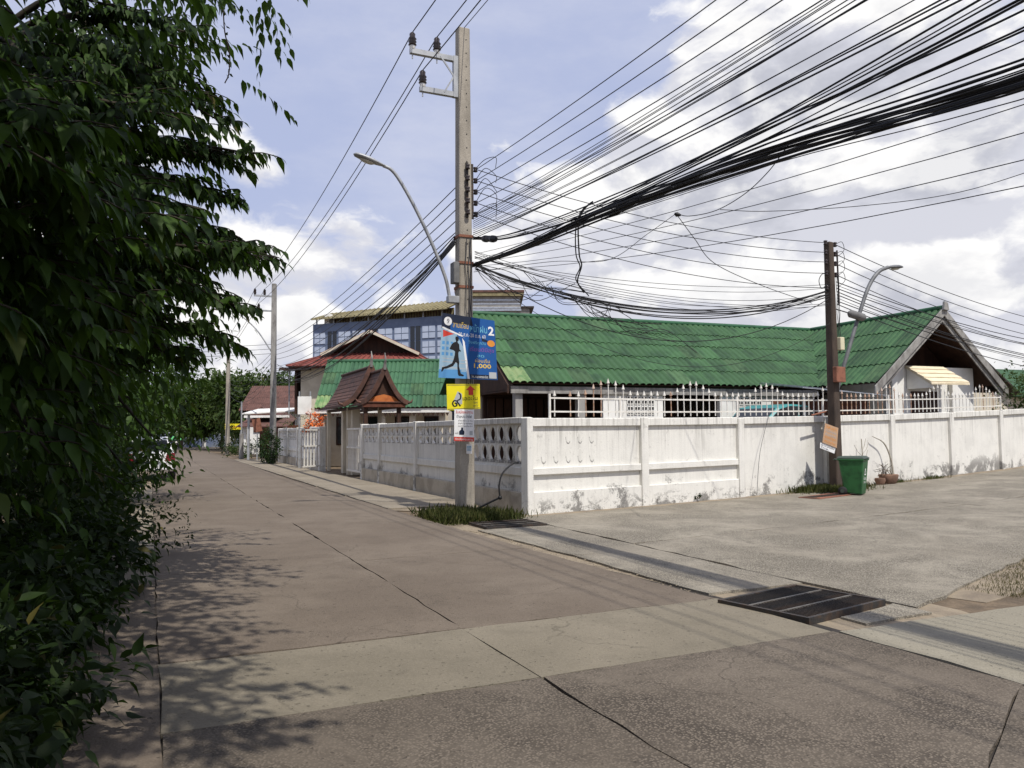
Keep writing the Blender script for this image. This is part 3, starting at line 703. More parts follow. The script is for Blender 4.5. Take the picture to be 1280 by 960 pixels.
# ------------------------------------------------------------------ gate with two leaves
def leaf(t0, t1, label, n, swing=0.0):
    g = thing('picket_gate', label, 'gate', so_(t0, 0), 'white picket gate leaves')
    hinge = so_(t0, -.05); e = so_(t1, -.05) - hinge; L = e.length; e.normalize()
    e = Matrix.Rotation(swing, 3, 'Z') @ e; q = e.cross(UP)
    for z in (.22, 1.05, 1.72):
        b = MB(); b.bar(hinge + UP * z, hinge + e * L + UP * z, .035, .06); b.build('rail', 'fence_paint', g)
    b = MB(); b.box((0, 0, .82), (.075, .022, 1.56), (e, q, UP)); me = b.mesh('slat', 'fence_paint')
    for k in range(n):
        piece('slat', me, g, Matrix.Translation(hinge + e * (L * (k + .5) / n) + q * .035 + UP * .12))
leaf(13.35, 15.75, 'closed white picket gate leaf hung on the street wall', 11)
leaf(20.4, 18.75, 'narrow white picket gate leaf swung open by the orange plant', 7, -.75)
gw = thing('entrance_wall', 'cream rendered wall set back inside the open gate', 'wall', so_(15.6, -.5))
spiece('panel', 'render_cream', gw, 15.5, 19.2, -.75, -.6, 0, 1.72)
for tt in (15.9, 17.5): spiece('pillar', 'render_cream', gw, tt, tt + .32, -.58, -.28, 0, 2.5)
# ================================================================== roofs of corrugated sheets
HK = 1.2   # house plan unit in metres
def ho(a, b, z=0.): v = (HA * a + HB * b) * HK; return Vector((v.x, v.y, HK * z - .31 if z > .01 else -.05))
def sheet_mesh(w, L, waves, amp, mat, name='roof_sheet'):
    b = MB(); n = waves * 6; top = []; 
    h6 = [1, .96, .66, 0, .66, .96]
    prof = [(-w / 2 + w * i / n, amp * h6[i % 6]) for i in range(n + 1)]
    v = [(x, 0, z) for x, z in prof] + [(x, L, z) for x, z in prof] + [(x, 0, z - .016) for x, z in prof]
    m = n + 1
    b.add(v, [(i, i + 1, m + i + 1, m + i) for i in range(n)], True)
    b.add([v[i] for i in range(m)] + [v[2 * m + i] for i in range(m)], [(m + i, m + i + 1, i + 1, i) for i in range(n)])
    return b.mesh(name, mat)
SHEETS = {}
def tiled(roof, org, ax, sl, ncol, nrow, ex, w, mat, amp=.04, skip=None, old=None):
    ax = ax.normalized(); s = sl.normalized(); nr = ax.cross(s)
    k = (w, ex, mat)
    for mm in (mat, 'tile_green_old', 'tile_green_faded'):
        if (w, ex, mm) not in SHEETS: SHEETS[w, ex, mm] = sheet_mesh(w + .004, ex + .10, 3, amp, mm)
    tl = Matrix.Rotation(-.030, 3, ax); s2 = tl @ s; n2 = ax.cross(s2)
    for r in range(nrow):
        for c in range(ncol):
            if skip and skip(c, r): continue
            mm = 'tile_green_old' if old and old(c, r) else 'tile_green_faded' if random.random() < .09 else mat
            p = org + ax * ((c + .5) * w) + s * (r * ex - .04) + nr * (.032 + random.uniform(0, .006)) + s * random.uniform(-.022, .022)
            piece('roof_sheet', SHEETS[w, ex, mm], roof, frame(p, ax, s2, n2))
def deck(name, mat, par, org, ax, L, sl, t=.03):
    n = ax.normalized().cross(sl.normalized()) * t; a = ax.normalized() * L
    b = MB(); b.hexa([org - n, org + a - n, org + a + sl - n, org + sl - n, org, org + a, org + a + sl, org + sl]); return b.build(name, mat, par)
def hbox(name, mat, par, a0, a1, b0, b1, z0, z1, bev=0, **k):
    b = MB(); b.hexa([ho(a0, b0, z0), ho(a1, b0, z0), ho(a1, b1, z0), ho(a0, b1, z0), ho(a0, b0, z1), ho(a1, b0, z1), ho(a1, b1, z1), ho(a0, b1, z1)]); return b.build(name, mat, par, bevel=bev, **k)

# ------------------------------------------------------------------ the long green house with its gabled wing
H = thing('green_roof_house', 'long low house with green corrugated roof and gabled wing behind the wall', 'house', ho(12, 19))
sl = (HB * 3.0 + UP * 2.11) * HK
rf = deck('roof', 'dark_wood', H, ho(7.35, 18.3, 2.77), HA, 12.25 * HK, sl)
tiled(rf, ho(7.3, 18.3, 2.77), HA, sl, 21, 5, .735 * HK, .6 * HK, 'tile_green', amp=.068, old=lambda c, r: (c == 0 and r == 0))
deck('roof', 'ridge_green', H, ho(21.8, 24.3, 2.77), -HA, 14.45 * HK, (-HB * 3.0 + UP * 2.11) * HK)
wl = (HA * 2.45 + UP * 2.08) * HK; wr = (-HA * 2.25 + UP * 2.08) * HK
wf = deck('roof', 'dark_wood', H, ho(17.15, 21.5, 2.80), -HB, 5.35 * HK, wl)
tiled(wf, ho(17.15, 21.53, 2.80), -HB, wl, 9, 4, .80 * HK, .6 * HK, 'tile_green', amp=.068)
wf2 = deck('roof', 'dark_wood', H, ho(21.85, 16.15, 2.80), HB, 5.35 * HK, wr)
tiled(wf2, ho(21.85, 16.13, 2.80), HB, wr, 9, 4, .765 * HK, .6 * HK, 'tile_green', amp=.068)
b = MB(); b.tube([ho(7.25, 21.3, 4.93), ho(19.6, 21.3, 4.93)], .09, 8); b.build('ridge_cap', 'ridge_green', H)
b = MB(); b.tube([ho(19.6, 16.1, 4.94), ho(19.6, 21.3, 4.94)], .085, 8); b.build('ridge_cap', 'ridge_green', H)
# verge boards of the gable
def verge(p, q, dep, th, mat, nrm):
    b = MB(); d = UP * dep; b.hexa([p - d, q - d, q - d + nrm * th, p - d + nrm * th, p, q, q + nrm * th, p + nrm * th]); return b.build('barge_board', mat, H, bevel=.008)
verge(ho(16.95, 16.13, 2.70), ho(19.598, 16.13, 4.95), .30, .05, 'grey_wood', -HB)
verge(ho(22.05, 16.13, 2.70), ho(19.602, 16.13, 4.95), .30, .05, 'grey_wood', -HB)
verge(ho(17.1, 16.19, 2.62), ho(19.598, 16.19, 4.72), .22, .04, 'grey_wood', -HB)
verge(ho(21.9, 16.19, 2.62), ho(19.602, 16.19, 4.72), .22, .04, 'grey_wood', -HB)
b = MB(); b.prism([ho(19.5, 16.08, 4.86), ho(19.7, 16.08, 4.86), ho(19.66, 16.08, 5.06), ho(19.54, 16.08, 5.1)], HB * -.08); b.build('finial', 'grey_wood', H)
verge(ho(7.28, 18.2, 2.72), ho(7.28, 21.3, 4.92), .26, .05, 'dark_wood', -HA)
b = MB(); b.prism([ho(7.6, 18.6, 2.65), ho(7.6, 24, 2.65), ho(7.6, 21.3, 4.62)], HA * .1); b.build('gable_panel', 'dark_wood', H)
b = MB(); b.prism([ho(17.9, 17.46, 2.5), ho(21.5, 17.46, 2.5), ho(21.3, 17.46, 3.3), ho(19.6, 17.46, 4.72), ho(17.9, 17.46, 3.3)], HB * .1); b.build('gable_panel', 'dark_wood', H)
# fascia, ceiling, walls
hbox('fascia', 'grey_wood', H, 7.4, 17.1, 18.36, 18.41, 2.52, 2.70)
hbox('ceiling', 'dark_wood', H, 7.6, 17.8, 18.62, 24.0, 2.60, 2.64)
for a0, a1 in ((10.03, 11.85), (13.7, 17.05)):
    w_ = hbox('wall', 'render_white', H, a0, a1, 18.46, 18.6, 0, 2.59)
    fm = MB()
    for z in (-.10, 0, .10): fm.box((0, 0, z * HK), (.228, .036, .024), (HA, HB, UP))
    for x in (-.085, 0, .085): fm.box(HA * x * HK + HB * -.002, (.024, .036, .264), (HA, HB, UP))
    fme = fm.mesh('vent_block', 'render_white'); bk = MB(); bk.box(HB * .013, (.24, .006, .264), (HA, HB, UP)); bke = bk.mesh('vent_shade_plate', 'plastic_black')  # black plate behind the frame stands for the shade inside the vents
    cs = [(a0 + a1) / 2 + .25] if a0 < 12 else [14.75, 16.2]
    for c in cs:
        for r in range(2):
            for k in range(4):
                M4 = Matrix.Translation(ho(c - .36 + k * .215, 18.447, 2.10 + r * .27)); piece('vent_block', fme, w_, M4); piece('vent_shade_plate', bke, w_, M4)
hbox('wall', 'dark_wood', H, 7.7, 13.6, 21.2, 21.3, 0, 2.59)
for k in range(9): hbox('wall_panel', 'dark_wood', H, 7.8 + k * .25, 8.0 + k * .25, 21.1, 21.19, .1, 2.5)
hbox('wall', 'dark_wood', H, 11.9, 13.65, 20.4, 20.5, 0, 2.59)
hbox('wall', 'dark_wood', H, 17.0, 18.0, 19.0, 19.1, 0, 2.6)
hbox('wall', 'render_cream', H, 7.7, 21.4, 23.7, 23.85, 0, 2.6)
hbox('wall', 'render_cream', H, 7.68, 7.78, 21.4, 23.7, 0, 2.6)
for a in (7.55, 9.3): hbox('pillar', 'grey_concrete', H, a, a + .2, 18.45, 18.65, 0, 2.58, .01)
w_ = hbox('wall', 'render_white', H, 17.9, 21.3, 16.62, 16.76, 0, 3.30)
hbox('wall', 'render_white', H, 17.9, 18.04, 16.78, 23.6, 0, 2.9)
hbox('pillar', 'render_white', H, 17.95, 18.15, 16.46, 16.60, 0, 3.1, .01)
hbox('pillar', 'render_white', H, 20.25, 20.48, 16.46, 16.60, 0, 2.9, .01)
hbox('wall', 'render_white', H, 21.16, 21.3, 16.78, 23.6, 0, 2.9)
hbox('door', 'dark_wood', H, 18.8, 19.8, 16.58, 16.615, .1, 2.6)
b = MB()
b.prism([ho(18.65, 16.60, 3.24), ho(18.65, 16.60, 2.66), ho(18.65, 15.80, 2.66), ho(18.65, 15.80, 2.74)], HA * .06)
b.build('awning_cheek', 'render_white', H)
b = MB(); b.hexa([ho(18.6, 15.75, 2.74), ho(20.05, 15.75, 2.74), ho(20.05, 16.60, 3.26), ho(18.6, 16.60, 3.26), ho(18.6, 15.75, 2.80), ho(20.05, 15.75, 2.80), ho(20.05, 16.60, 3.32), ho(18.6, 16.60, 3.32)])
aw = b.build('awning', 'awning_cream', H, bevel=.006)
b = MB(); b.box((0, 0, 0), (1.75, .24, .017), (HA, (HB * .89 + UP * .52).normalized(), (HB * -.52 + UP * .89).normalized())); me = b.mesh('slat', 'awning_cream')
for k in range(4): piece('slat', me, aw, Matrix.Translation(ho(19.325, 15.86 + k * .212, 2.875 + k * .130)) @ Matrix.Rotation(-.05, 4, HA))
# tin lean-to and red board gates seen over the wall
lt = thing('lean_to', 'grey zinc lean to roof against the green house behind the brown pole', 'lean-to', ho(15.7, 17.2))
b = MB()
p = [ho(14.6, 16.2, 2.62), ho(17.3, 15.9, 2.42), ho(17.5, 17.6, 2.62), ho(14.6, 17.9, 2.82)]
b.hexa(p + [q + UP * .025 for q in p]); b.build('roof', 'zinc', lt)
b = MB(); [b.bar(ho(14.65 + k * .26, 16.18, 2.655 - k * .0185), ho(14.65 + k * .265, 17.85, 2.855 - k * .0185), .025, .02) for k in range(11)]; b.build('ribs', 'zinc', lt, kind='stuff')
for a, q in ((14.7, 16.3), (17.2, 16.0), (17.2, 17.4)): hbox('post', 'steel_grey', lt, a, a + .06, q, q + .06, 0, 2.4)
hg = thing('board_gate', 'red brown timber boards under the zinc lean to', 'gate', ho(16, 17))
b = MB(); b.box((0, 0, 1.3), (.19, .03, 2.5), (HA, HB, UP)); me = b.mesh('board', 'red_wood')
for k in range(18): piece('board', me, hg, Matrix.Translation(ho(14.3 + k * .185, 16.95 + .01 * (k % 2), 0)))
for z in (.5, 2.0): hbox('rail', 'red_wood', hg, 14.2, 17.6, 16.99, 17.03, z, z + .08)

# ------------------------------------------------------------------ second green roof, facing the street
X1 = Vector((1, .03, 0)).normalized(); Y1 = Vector((-.03, 1, 0)).normalized()
G = thing('green_roof_house', 'smaller green roofed house facing the gate below the red roof', 'house', (-6, 38, 0))
o0 = Vector((-9.15, 37.0, 2.72)); s1 = Y1 * 3.0 + UP * 2.4
r1 = deck('roof', 'dark_wood', G, o0, X1, 6.2, s1)
tiled(r1, o0, X1, s1, 10, 4, .96, .62, 'tile_green_light', amp=.07, old=lambda c, r: r == 0 and c in (0,))
b = MB(); e = o0 + s1; [b.tube([e + UP * .05, e + X1 * 6.2 + UP * .05], .11, 8)]; b.build('ridge_cap', 'ridge_green', G)
deck('roof', 'ridge_green', G, o0 + X1 * 6.2 + Y1 * 6, -X1, 6.2, -Y1 * 3 + UP * 2.4)
def obox(name, mat, par, o, x, y, x0, x1, y0, y1, z0, z1, bev=0):
    f = lambda a, c, z: Vector((o.x, o.y, 0)) + x * a + y * c + UP * z
    b = MB(); b.hexa([f(x0, y0, z0), f(x1, y0, z0), f(x1, y1, z0), f(x0, y1, z0), f(x0, y0, z1), f(x1, y0, z1), f(x1, y1, z1), f(x0, y1, z1)]); return b.build(name, mat, par, bevel=bev)
obox('fascia', 'render_white', G, o0, X1, Y1, 0, 6.2, .02, .08, 2.50, 2.70)
obox('wall', 'render_cream', G, o0, X1, Y1, .1, 6.1, 1.4, 5.6, 0, 2.66)
for k in range(5): obox('pillar', 'render_cream', G, o0, X1, Y1, .15 + k * 1.4, .42 + k * 1.4, .25, .5, 0, 2.5)
for k in range(4):
    wn = obox('window', 'dark_wood', G, o0, X1, Y1, .75 + k * 1.4, 1.45 + k * 1.4, 1.34, 1.39, 1.0, 2.35); obox('pane', 'glass_dark', wn, o0, X1, Y1, .82 + k * 1.4, 1.38 + k * 1.4, 1.325, 1.338, 1.07, 2.28)
b = MB(); [b.prism([o0 + X1 * (.1 + k * .22) + Y1 * .03 + UP * (-.23), o0 + X1 * (.28 + k * .22) + Y1 * .03 + UP * (-.23), o0 + X1 * (.19 + k * .22) + Y1 * .03 + UP * (-.40)], Y1 * .02) for k in range(28)]
b.build('eave_trim', 'dark_wood', G, kind='stuff')

# ------------------------------------------------------------------ carved gate roof
T = thing('gate_pavilion', 'dark brown gate pavilion with curved tiled roof and orange gable panel', 'gate roof', so_(16, -.85))
def tier(t0, t1, zr_, ze, hw, rows):
    f = lambda u: zr_ - (zr_ - ze) * (1 - max(0, 1 - u) ** 1.75 + max(0, u - 1) * .5)
    tw = (t1 - t0)
    for sgn in (1, -1):
        for r in range(rows):
            u0, u1 = r / rows, (r + 1.12) / rows; u1 = min(u1, 1.03)
            q = lambda t_, u, e: so_(t_, -.85 + sgn * hw * u, f(min(u, 1.03)) + e)
            b = MB(); b.hexa([q(t0, u0, -.03), q(t1, u0, -.03), q(t1, u1, -.005), q(t0, u1, -.005), q(t0, u0, .012), q(t1, u0, .012), q(t1, u1, .045), q(t0, u1, .045)])
            b.build('tile_course', 'thai_tile', T)
        b = MB(); pts = [so_(t0 - .06, -.85 + sgn * hw * u / 10 * 1.06, f(u / 10 * 1.03) + .09) for u in range(11)]
        for p, q in zip(pts, pts[1:]): b.bar(p, q, .07, .16)
        b.build('barge_board', 'thai_tile', T)
        tip = pts[-1]; b = MB(); b.tube([tip, tip - N * sgn * .12 + UP * .03, tip - N * sgn * .18 + UP * .14], [.06, .045, .012], 6); b.build('finial', 'thai_tile', T)
    top = so_(t0 - .06, -.85, f(0) + .05); b = MB(); b.tube(bez([top, top - D * .05 + UP * .2, top - D * .12 + UP * .36, top - D * .03 + UP * .58], 4), [.075 - .005 * k for k in range(13)], 6); b.build('finial', 'grey_wood', T)
    b = MB(); b.prism([so_(t0 + .1, -.85 - hw * .86, ze + .1), so_(t0 + .1, -.85 + hw * .86, ze + .1), so_(t0 + .1, -.85 + hw * .3, f(.3) - .08), so_(t0 + .1, -.85, zr_ - .1), so_(t0 + .1, -.85 - hw * .3, f(.3) - .08)], D * .06); b.build('gable_panel', 'dark_wood', T)
    b = MB(); b.tube([so_(t0 - .05, -.85, zr_ + .05), so_(t1, -.85, zr_ + .05)], .06, 6); b.build('ridge_cap', 'thai_tile', T)
tier(15.4, 20.3, 3.98, 2.55, 1.0, 11)
tier(13.5, 15.42, 3.74, 2.55, .80, 9)
b = MB(); b.prism([so_(13.54, -1.45, 2.62), so_(13.54, -.25, 2.62), so_(13.54, -.5, 2.84), so_(13.54, -.85, 2.92), so_(13.54, -1.2, 2.84)], D * .04); b.build('carved_panel', 'orange_panel', T)
spiece('beam', 'red_wood', T, 13.46, 13.56, -1.62, -.08, 2.46, 2.60)
spiece('beam', 'thai_tile', T, 13.42, 13.52, -1.68, -.02, 2.62, 2.66)
for tt in (13.6, 16.2, 19.9):
    for oo in (-1.5, -.3): spiece('pillar', 'render_cream' if tt > 14 else 'dark_wood', T, tt, tt + .14, oo, oo + .14, 0, 2.55)
for oo in (-1.5, -.3): spiece('beam', 'thai_tile', T, 13.6, 20.2, oo, oo + .12, 2.44, 2.54)

# ------------------------------------------------------------------ house with the red metal hipped roof
Q = thing('red_roof_house', 'two storey house with red metal hipped roof and dark gablet', 'house', (-8.4, 50, 0))
zb, zm, zt = 5.45, 6.35, 7.62; x0, x1 = -12.9, -4.2; y0, y1 = 45.5, 55; a0, a1 = -10.9, -5.8; c0, c1 = 47.8, 53
def redslope(p, n):
    b = MB(); p = [Vector(q) for q in p]; nn = (p[1] - p[0]).cross(p[3] - p[0]).normalized() * .05; b.hexa([q - nn for q in p] + p); o = b.build('roof', 'red_metal', Q)
    b = MB()
    for k in range(n + 1): b.bar(p[0].lerp(p[1], k / n) + nn * .5, p[3].lerp(p[2], k / n) + nn * .5, .05, .05)
    b.build('seams', 'red_metal', o, kind='stuff')
redslope([(x0, y0, zb), (x1, y0, zb), (a1, c0, zm), (a0, c0, zm)], 22)
redslope([(x0, y1, zb), (x0, y0, zb), (a0, c0, zm), (a0, c1, zm)], 14)
redslope([(x1, y0, zb), (x1, y1, zb), (a1, c1, zm), (a1, c0, zm)], 14)
redslope([(x1, y1, zb), (x0, y1, zb), (a0, c1, zm), (a1, c1, zm)], 10)
mx_ = (a0 + a1) / 2
redslope([(a0 - .35, 53, zm - .1), (a0 - .35, 46.9, zm - .1), (mx_, 46.9, zt), (mx_, 53, zt)], 10)
redslope([(a1 + .35, 46.9, zm - .1), (a1 + .35, 53, zm - .1), (mx_, 53, zt), (mx_, 46.9, zt)], 10)
b = MB(); b.prism([(a0, 47.9, zm), (a1, 47.9, zm), (mx_, 47.9, zt - .1)], (0, .1, 0)); b.build('gable_panel', 'dark_wood', Q)
for sx_ in (a0 - .35, a1 + .35):
    b = MB(); b.bar((sx_, 46.86, zm - .16), (mx_, 46.86, zt - .06), .05, .16); b.build('barge_board', 'render_cream', Q)
b = MB(); b.box((-8.5, 50.5, 2.7), (7.6, 8, 5.3)); b.build('wall', 'render_cream', Q)
b = MB(); b.box((-12.5, 46.2, 5.30), (1.6, 1.2, .12)); b.build('eave', 'dark_wood', Q)
for k in range(5): b = MB(); b.box((-13.0 + k * .42, 46.6, 4.0), (.06, .06, 2.6)); b.build('baluster', 'steel_grey', Q)
b = MB(); b.box((-12.6, 48, 4.0), (.12, 3, 2.6)); b.build('wall', 'dark_wood', Q)
b = MB(); b.box((-4.7, 45.6, 5.36), (1.7, .1, .2)); b.build('gutter', 'render_white', Q)

# ------------------------------------------------------------------ far apartment block with blue panels
BL = thing('apartment_block', 'blue and white panelled apartment block with yellow rooftop canopy', 'apartment block', (-22, 135, 0))
PL, PR = Vector((-34.7, 139, 0)), Vector((-10.0, 129.3, 0)); U_ = (PR - PL).normalized(); LW = (PR - PL).length; V_ = Vector((-U_.y, U_.x, 0)); ZT = 20.6
bx = lambda name, mat, par, u0, u1, v0, v1, z0, z1: obox(name, mat, par, PL, U_, V_, u0, u1, v0, v1, z0, z1)
wall = bx('wall', 'facade_blue', BL, 0, LW, 0, 16, 0, ZT)
fx = lambda px: (px - 390) / 172 * LW
FH = 2.5
b = MB(); pm = {}
for f in range(7):
    z0 = ZT - 1.1 - (f + 1) * FH
    for u0, u1, kind in ((392, 407, 'w'), (410, 415, 'd'), (416.5, 421.5, 'd'), (424, 440, 'w'), (442, 459, 'w'), (461, 466, 'd'), (467.5, 473, 'd'), (475, 493, 'w'), (495, 513, 'w'), (515, 520, 'd'), (521.5, 527, 'd'), (529, 545, 'w'), (547, 560, 'w')):
        if kind == 'd': bx('window', 'glass_dark', BL, fx(u0), fx(u1), -.06, -.004, z0 - .2, z0 + FH - .3)
        else:
            hw = (fx(u1) - fx(u0)) / 2
            for k in range(2):
                for r in range(2):
                    bx('panel', 'facade_white', BL, fx(u0) + k * hw + .08, fx(u0) + (k + 1) * hw - .08, -.10, -.004, z0 + .1 + r * 1.05, z0 + 1.02 + r * 1.05)
b = MB(); c0, c1 = PL + V_ * -1.6, PR + V_ * -1.6
pts = [PL + U_ * .3 + V_ * -1.0 + UP * (ZT + .6), PR + V_ * -1.0 + UP * (ZT + .9), PR + V_ * 6 + UP * (ZT + 3.4), PL + V_ * 6 + UP * (ZT + 2.6)]
b.hexa(pts + [p + UP * .15 for p in pts]); cn = b.build('canopy', 'canopy_yellow', BL)
b = MB(); n = 30
for k in range(n + 1): b.bar(pts[0].lerp(pts[1], k / n) + UP * .22, pts[3].lerp(pts[2], k / n) + UP * .22, .22, .16)
b.build('ribs', 'canopy_yellow', cn, kind='stuff')
for k in range(8): bx('post', 'steel_grey', BL, .4 + k * LW / 7.6, .6 + k * LW / 7.6, .3, .5, ZT, ZT + 1.2)
bx('screen', 'canopy_yellow', BL, 2.5, LW, 1.6, 1.7, ZT, ZT + 1.5)
for k in range(46): bx('slat', 'brown_tile', BL, 2.5 + k * (LW - 2.7) / 46, 2.62 + k * (LW - 2.7) / 46, 1.5, 1.59, ZT, ZT + 1.45)
bx('tank', 'render_white', BL, 2.0, 3.0, .5, 1.5, ZT, ZT + 1.8)
GB = thing('grey_building', 'grey rooftop storey with flat overhanging slab above the green ridge', 'building', (-1, 128, 0))
obox('wall', 'grey_concrete', GB, Vector((-8, 122, 0)), X1, Y1, 0, 9.4, 0, 12, 0, 22.4)
obox('roof', 'canopy_yellow', GB, Vector((-8, 122, 0)), X1, Y1, -.6, 9.9, -.6, 13, 22.41, 22.95)
obox('roof', 'brown_tile', GB, Vector((-8, 122, 0)), X1, Y1, -.7, 10.0, -.7, 13, 22.96, 23.3)
obox('ledge', 'zinc', GB, Vector((-8, 122, 0)), X1, Y1, -.3, 9.5, -.5, -.01, 20.1, 20.4)
obox('stair_tower', 'grey_concrete', GB, Vector((-8, 122, 0)), X1, Y1, 9.42, 10.9, 2, 9, 0, 20.9)
obox('roof', 'steel_dark', GB, Vector((-8, 122, 0)), X1, Y1, 9.6, 11.6, 1.6, 9.4, 20.91, 21.15)
for k in range(3): obox('band', 'zinc', GB, Vector((-8, 122, 0)), X1, Y1, .02, 9.38, -.08, -.005, 20.55 + k * .6, 20.75 + k * .6)

# ------------------------------------------------------------------ houses down the street
BH = thing('brown_roof_house', 'low house with brown tiled roof behind the far pole', 'house', (-18.5, 66, 0))
o2 = Vector((-21.2, 62, 3.3)); s2 = Y1 * 3.6 + UP * 2.1
r2 = deck('roof', 'dark_wood', BH, o2, X1, 7.4, s2, .06)
SHEETS['b'] = sheet_mesh(.53, 1.1, 3, .05, 'brown_tile')
for r in range(4):
    for c in range(14):
        s_ = s2.normalized(); piece('roof_sheet', SHEETS['b'], r2, frame(o2 + X1 * (.27 + c * .53) + s_ * (r * 1.03) + X1.cross(s_) * (.05 + .03), X1, s_, X1.cross(s_)))
deck('roof', 'brown_tile', BH, o2 + X1 * 7.4 + Y1 * 7.2, -X1, 7.4, -Y1 * 3.6 + UP * 2.1, .06)
obox('wall', 'render_white', BH, o2, X1, Y1, .4, 7.0, .6, 6.6, 0, 3.28)
for k in range(3): wn = obox('window', 'dark_wood', BH, o2, X1, Y1, 1 + k * 2.0, 2.2 + k * 2.0, .52, .59, 1.7, 2.9); obox('pane', 'glass_dark', wn, o2, X1, Y1, 1.1 + k * 2.0, 2.1 + k * 2.0, .50, .515, 1.8, 2.8)
CP = thing('carport', 'dark red gabled carport with white posts at the roadside', 'carport', (-19.2, 58, 0))
b = MB(); b.prism([(-18.8, 56.5, 2.75), (-16.6, 56.5, 2.75), (-17.7, 56.5, 3.5)], (0, 5, 0)); b.build('roof', 'brown_tile', CP)
b = MB(); b.hexa([(-19.1, 55.4, 2.05), (-15.6, 55.6, 2.05), (-15.6, 58, 2.65), (-19.1, 58, 2.65), (-19.1, 55.4, 2.12), (-15.6, 55.6, 2.12), (-15.6, 58, 2.72), (-19.1, 58, 2.72)]); b.build('roof', 'brown_tile', CP)
b = MB(); b.box((-17.3, 56.4, 2.80), (3.2, .1, .16)); b.build('fascia', 'render_white', CP)
for x in (-18.7, -15.9): b = MB(); b.box((x, 56, 1.02), (.22, .22, 2.24)); b.build('post', 'render_white', CP)
b = MB(); b.box((-17.2, 60, 1.1), (3.4, .2, 2.2)); b.build('wall', 'red_wood', CP)
CA = thing('carport', 'white sheet awning over plants next to the far pole', 'awning', (-13.8, 50, 0))
b = MB(); b.hexa([(-16.2, 48, 2.75), (-12.2, 48.5, 2.95), (-12.2, 51, 3.2), (-16.2, 51, 3.1), (-16.2, 48, 2.82), (-12.2, 48.5, 3.02), (-12.2, 51, 3.27), (-16.2, 51, 3.17)]); b.build('roof', 'render_white', CA)
for x in (-16, -12.5): b = MB(); b.box((x, 48.6, 1.4), (.12, .12, 2.75)); b.build('post', 'steel_grey', CA)
WB = thing('white_board', 'white panel hung below the eave past the orange plant', 'board', (-9.4, 36.3, 0))
b = MB(); b.box((-9.5, 36.6, 2.85), (.62, .05, .82), (X1, Y1, UP)); b.build('panel', 'render_white', WB, bevel=.01)
for x in (-9.75, -9.25): b = MB(); b.box((x, 36.66, 1.75), (.06, .05, 3.5)); b.build('post', 'steel_grey', WB)
BW = thing('blue_wall', 'low blue grey wall with white pillars closing the street', 'wall', (-37, 99, 0))
for k in range(4):
    b = MB(); b.box((-42.5 + k * 3.1, 98.5, .8), (2.6, .2, 1.6)); b.build('panel', 'blue_wall', BW)
for k in range(5): b = MB(); b.box((-44 + k * 3.1, 98.45, 1.0), (.4, .4, 2.0)); b.build('pillar', 'render_white', BW)
FH_ = thing('white_house', 'white low house behind the blue wall', 'house', (-38, 106, 0))
b = MB(); b.box((-38, 108, 1.7), (6, 5, 3.4)); b.build('wall', 'render_white', FH_)
b = MB(); b.prism([(-41.5, 105, 3.4), (-41.5, 111, 3.4), (-41.5, 108, 4.6)], (7, 0, 0)); b.build('roof', 'grey_concrete', FH_)
for k in range(3): b = MB(); b.box((-39.6 + k * 1.7, 105.46, 2.0), (.8, .06, 1.3)); b.build('window', 'glass_dark', FH_)
RG = thing('green_roof_house', 'distant green roof beyond the gabled wing', 'house', (24, 34, 0))
o3 = Vector((24.6, 39, 3.1)); deck('roof', 'tile_green', RG, o3, HA, 8, HB * 3 + UP * 1.6, .06); deck('roof', 'tile_green', RG, o3 + HA * 8 + HB * 6, -HA, 8, -HB * 3 + UP * 1.6, .06)
obox('wall', 'render_cream', RG, o3, HA, HB, .3, 7.6, .5, 5.5, 0, 3.05)
DG = thing('dark_roof_house', 'dark grey roof edge rising behind the gable end', 'house', (19, 33, 0))
o4 = Vector((20.4, 32.0, 2.9)); deck('roof', 'steel_dark', DG, o4, HB, 6, -HA * 2.2 + UP * 1.5, .06); deck('roof', 'steel_dark', DG, o4 - HA * 4.4 + HB * 6, -HB, 6, HA * 2.2 + UP * 1.5, .06)
obox('wall', 'render_cream', DG, o4 - HA * 4.4, HA, HB, .3, 4.1, .4, 5.6, 0, 2.95)
# ================================================================== utility poles
PB = Vector((-.95, 15.9, 0)); PT = 9.78
def pz(py): return at(578, py, PB.y).z
def ppos(n, d, z): v = PB + N * n + D * d; return Vector((v.x, v.y, z))
P1 = thing('utility_pole', 'tall tapered concrete utility pole carrying the blue poster at the corner', 'utility pole', PB)
b = MB(); w0, w1 = .158, .118
b.hexa([ppos(-w0, -w0, -.3), ppos(w0, -w0, -.3), ppos(w0, w0, -.3), ppos(-w0, w0, -.3), ppos(-w1, -w1, PT), ppos(w1, -w1, PT), ppos(w1, w1, PT), ppos(-w1, w1, PT)])
b.build('shaft', 'pole_concrete', P1, bevel=.018)
b = MB()
for k in range(30):
    z = 1.4 + k * .28; w = w0 + (w1 - w0) * z / PT; c = ppos(.03, -w - .001, z); b.lathe([(.013, 0), (.013, .004)], c, 8, (N, UP, -D), smooth=False)
b.build('hole_shade_discs', 'plastic_black', P1, kind='stuff')  # black discs on the face stand for the shade inside the holes
zt, zb_ = pz(77), pz(121)
xa = MB(); xa.bar(ppos(-.10, -.02, zt), ppos(-1.12, -.02, zt), .09, .10); xa.build('crossarm', 'steel_grey', P1)
xa = MB(); xa.bar(ppos(-.10, -.02, zb_), ppos(-.92, -.02, zb_), .09, .10); xa.build('crossarm', 'steel_grey', P1)
xa = MB(); xa.bar(ppos(-.165, -.03, zb_ - .06), ppos(-.165, -.03, zt + .06), .09, .11, N); xa.build('bracket', 'steel_grey', P1)
zm_ = (zt + zb_) / 2
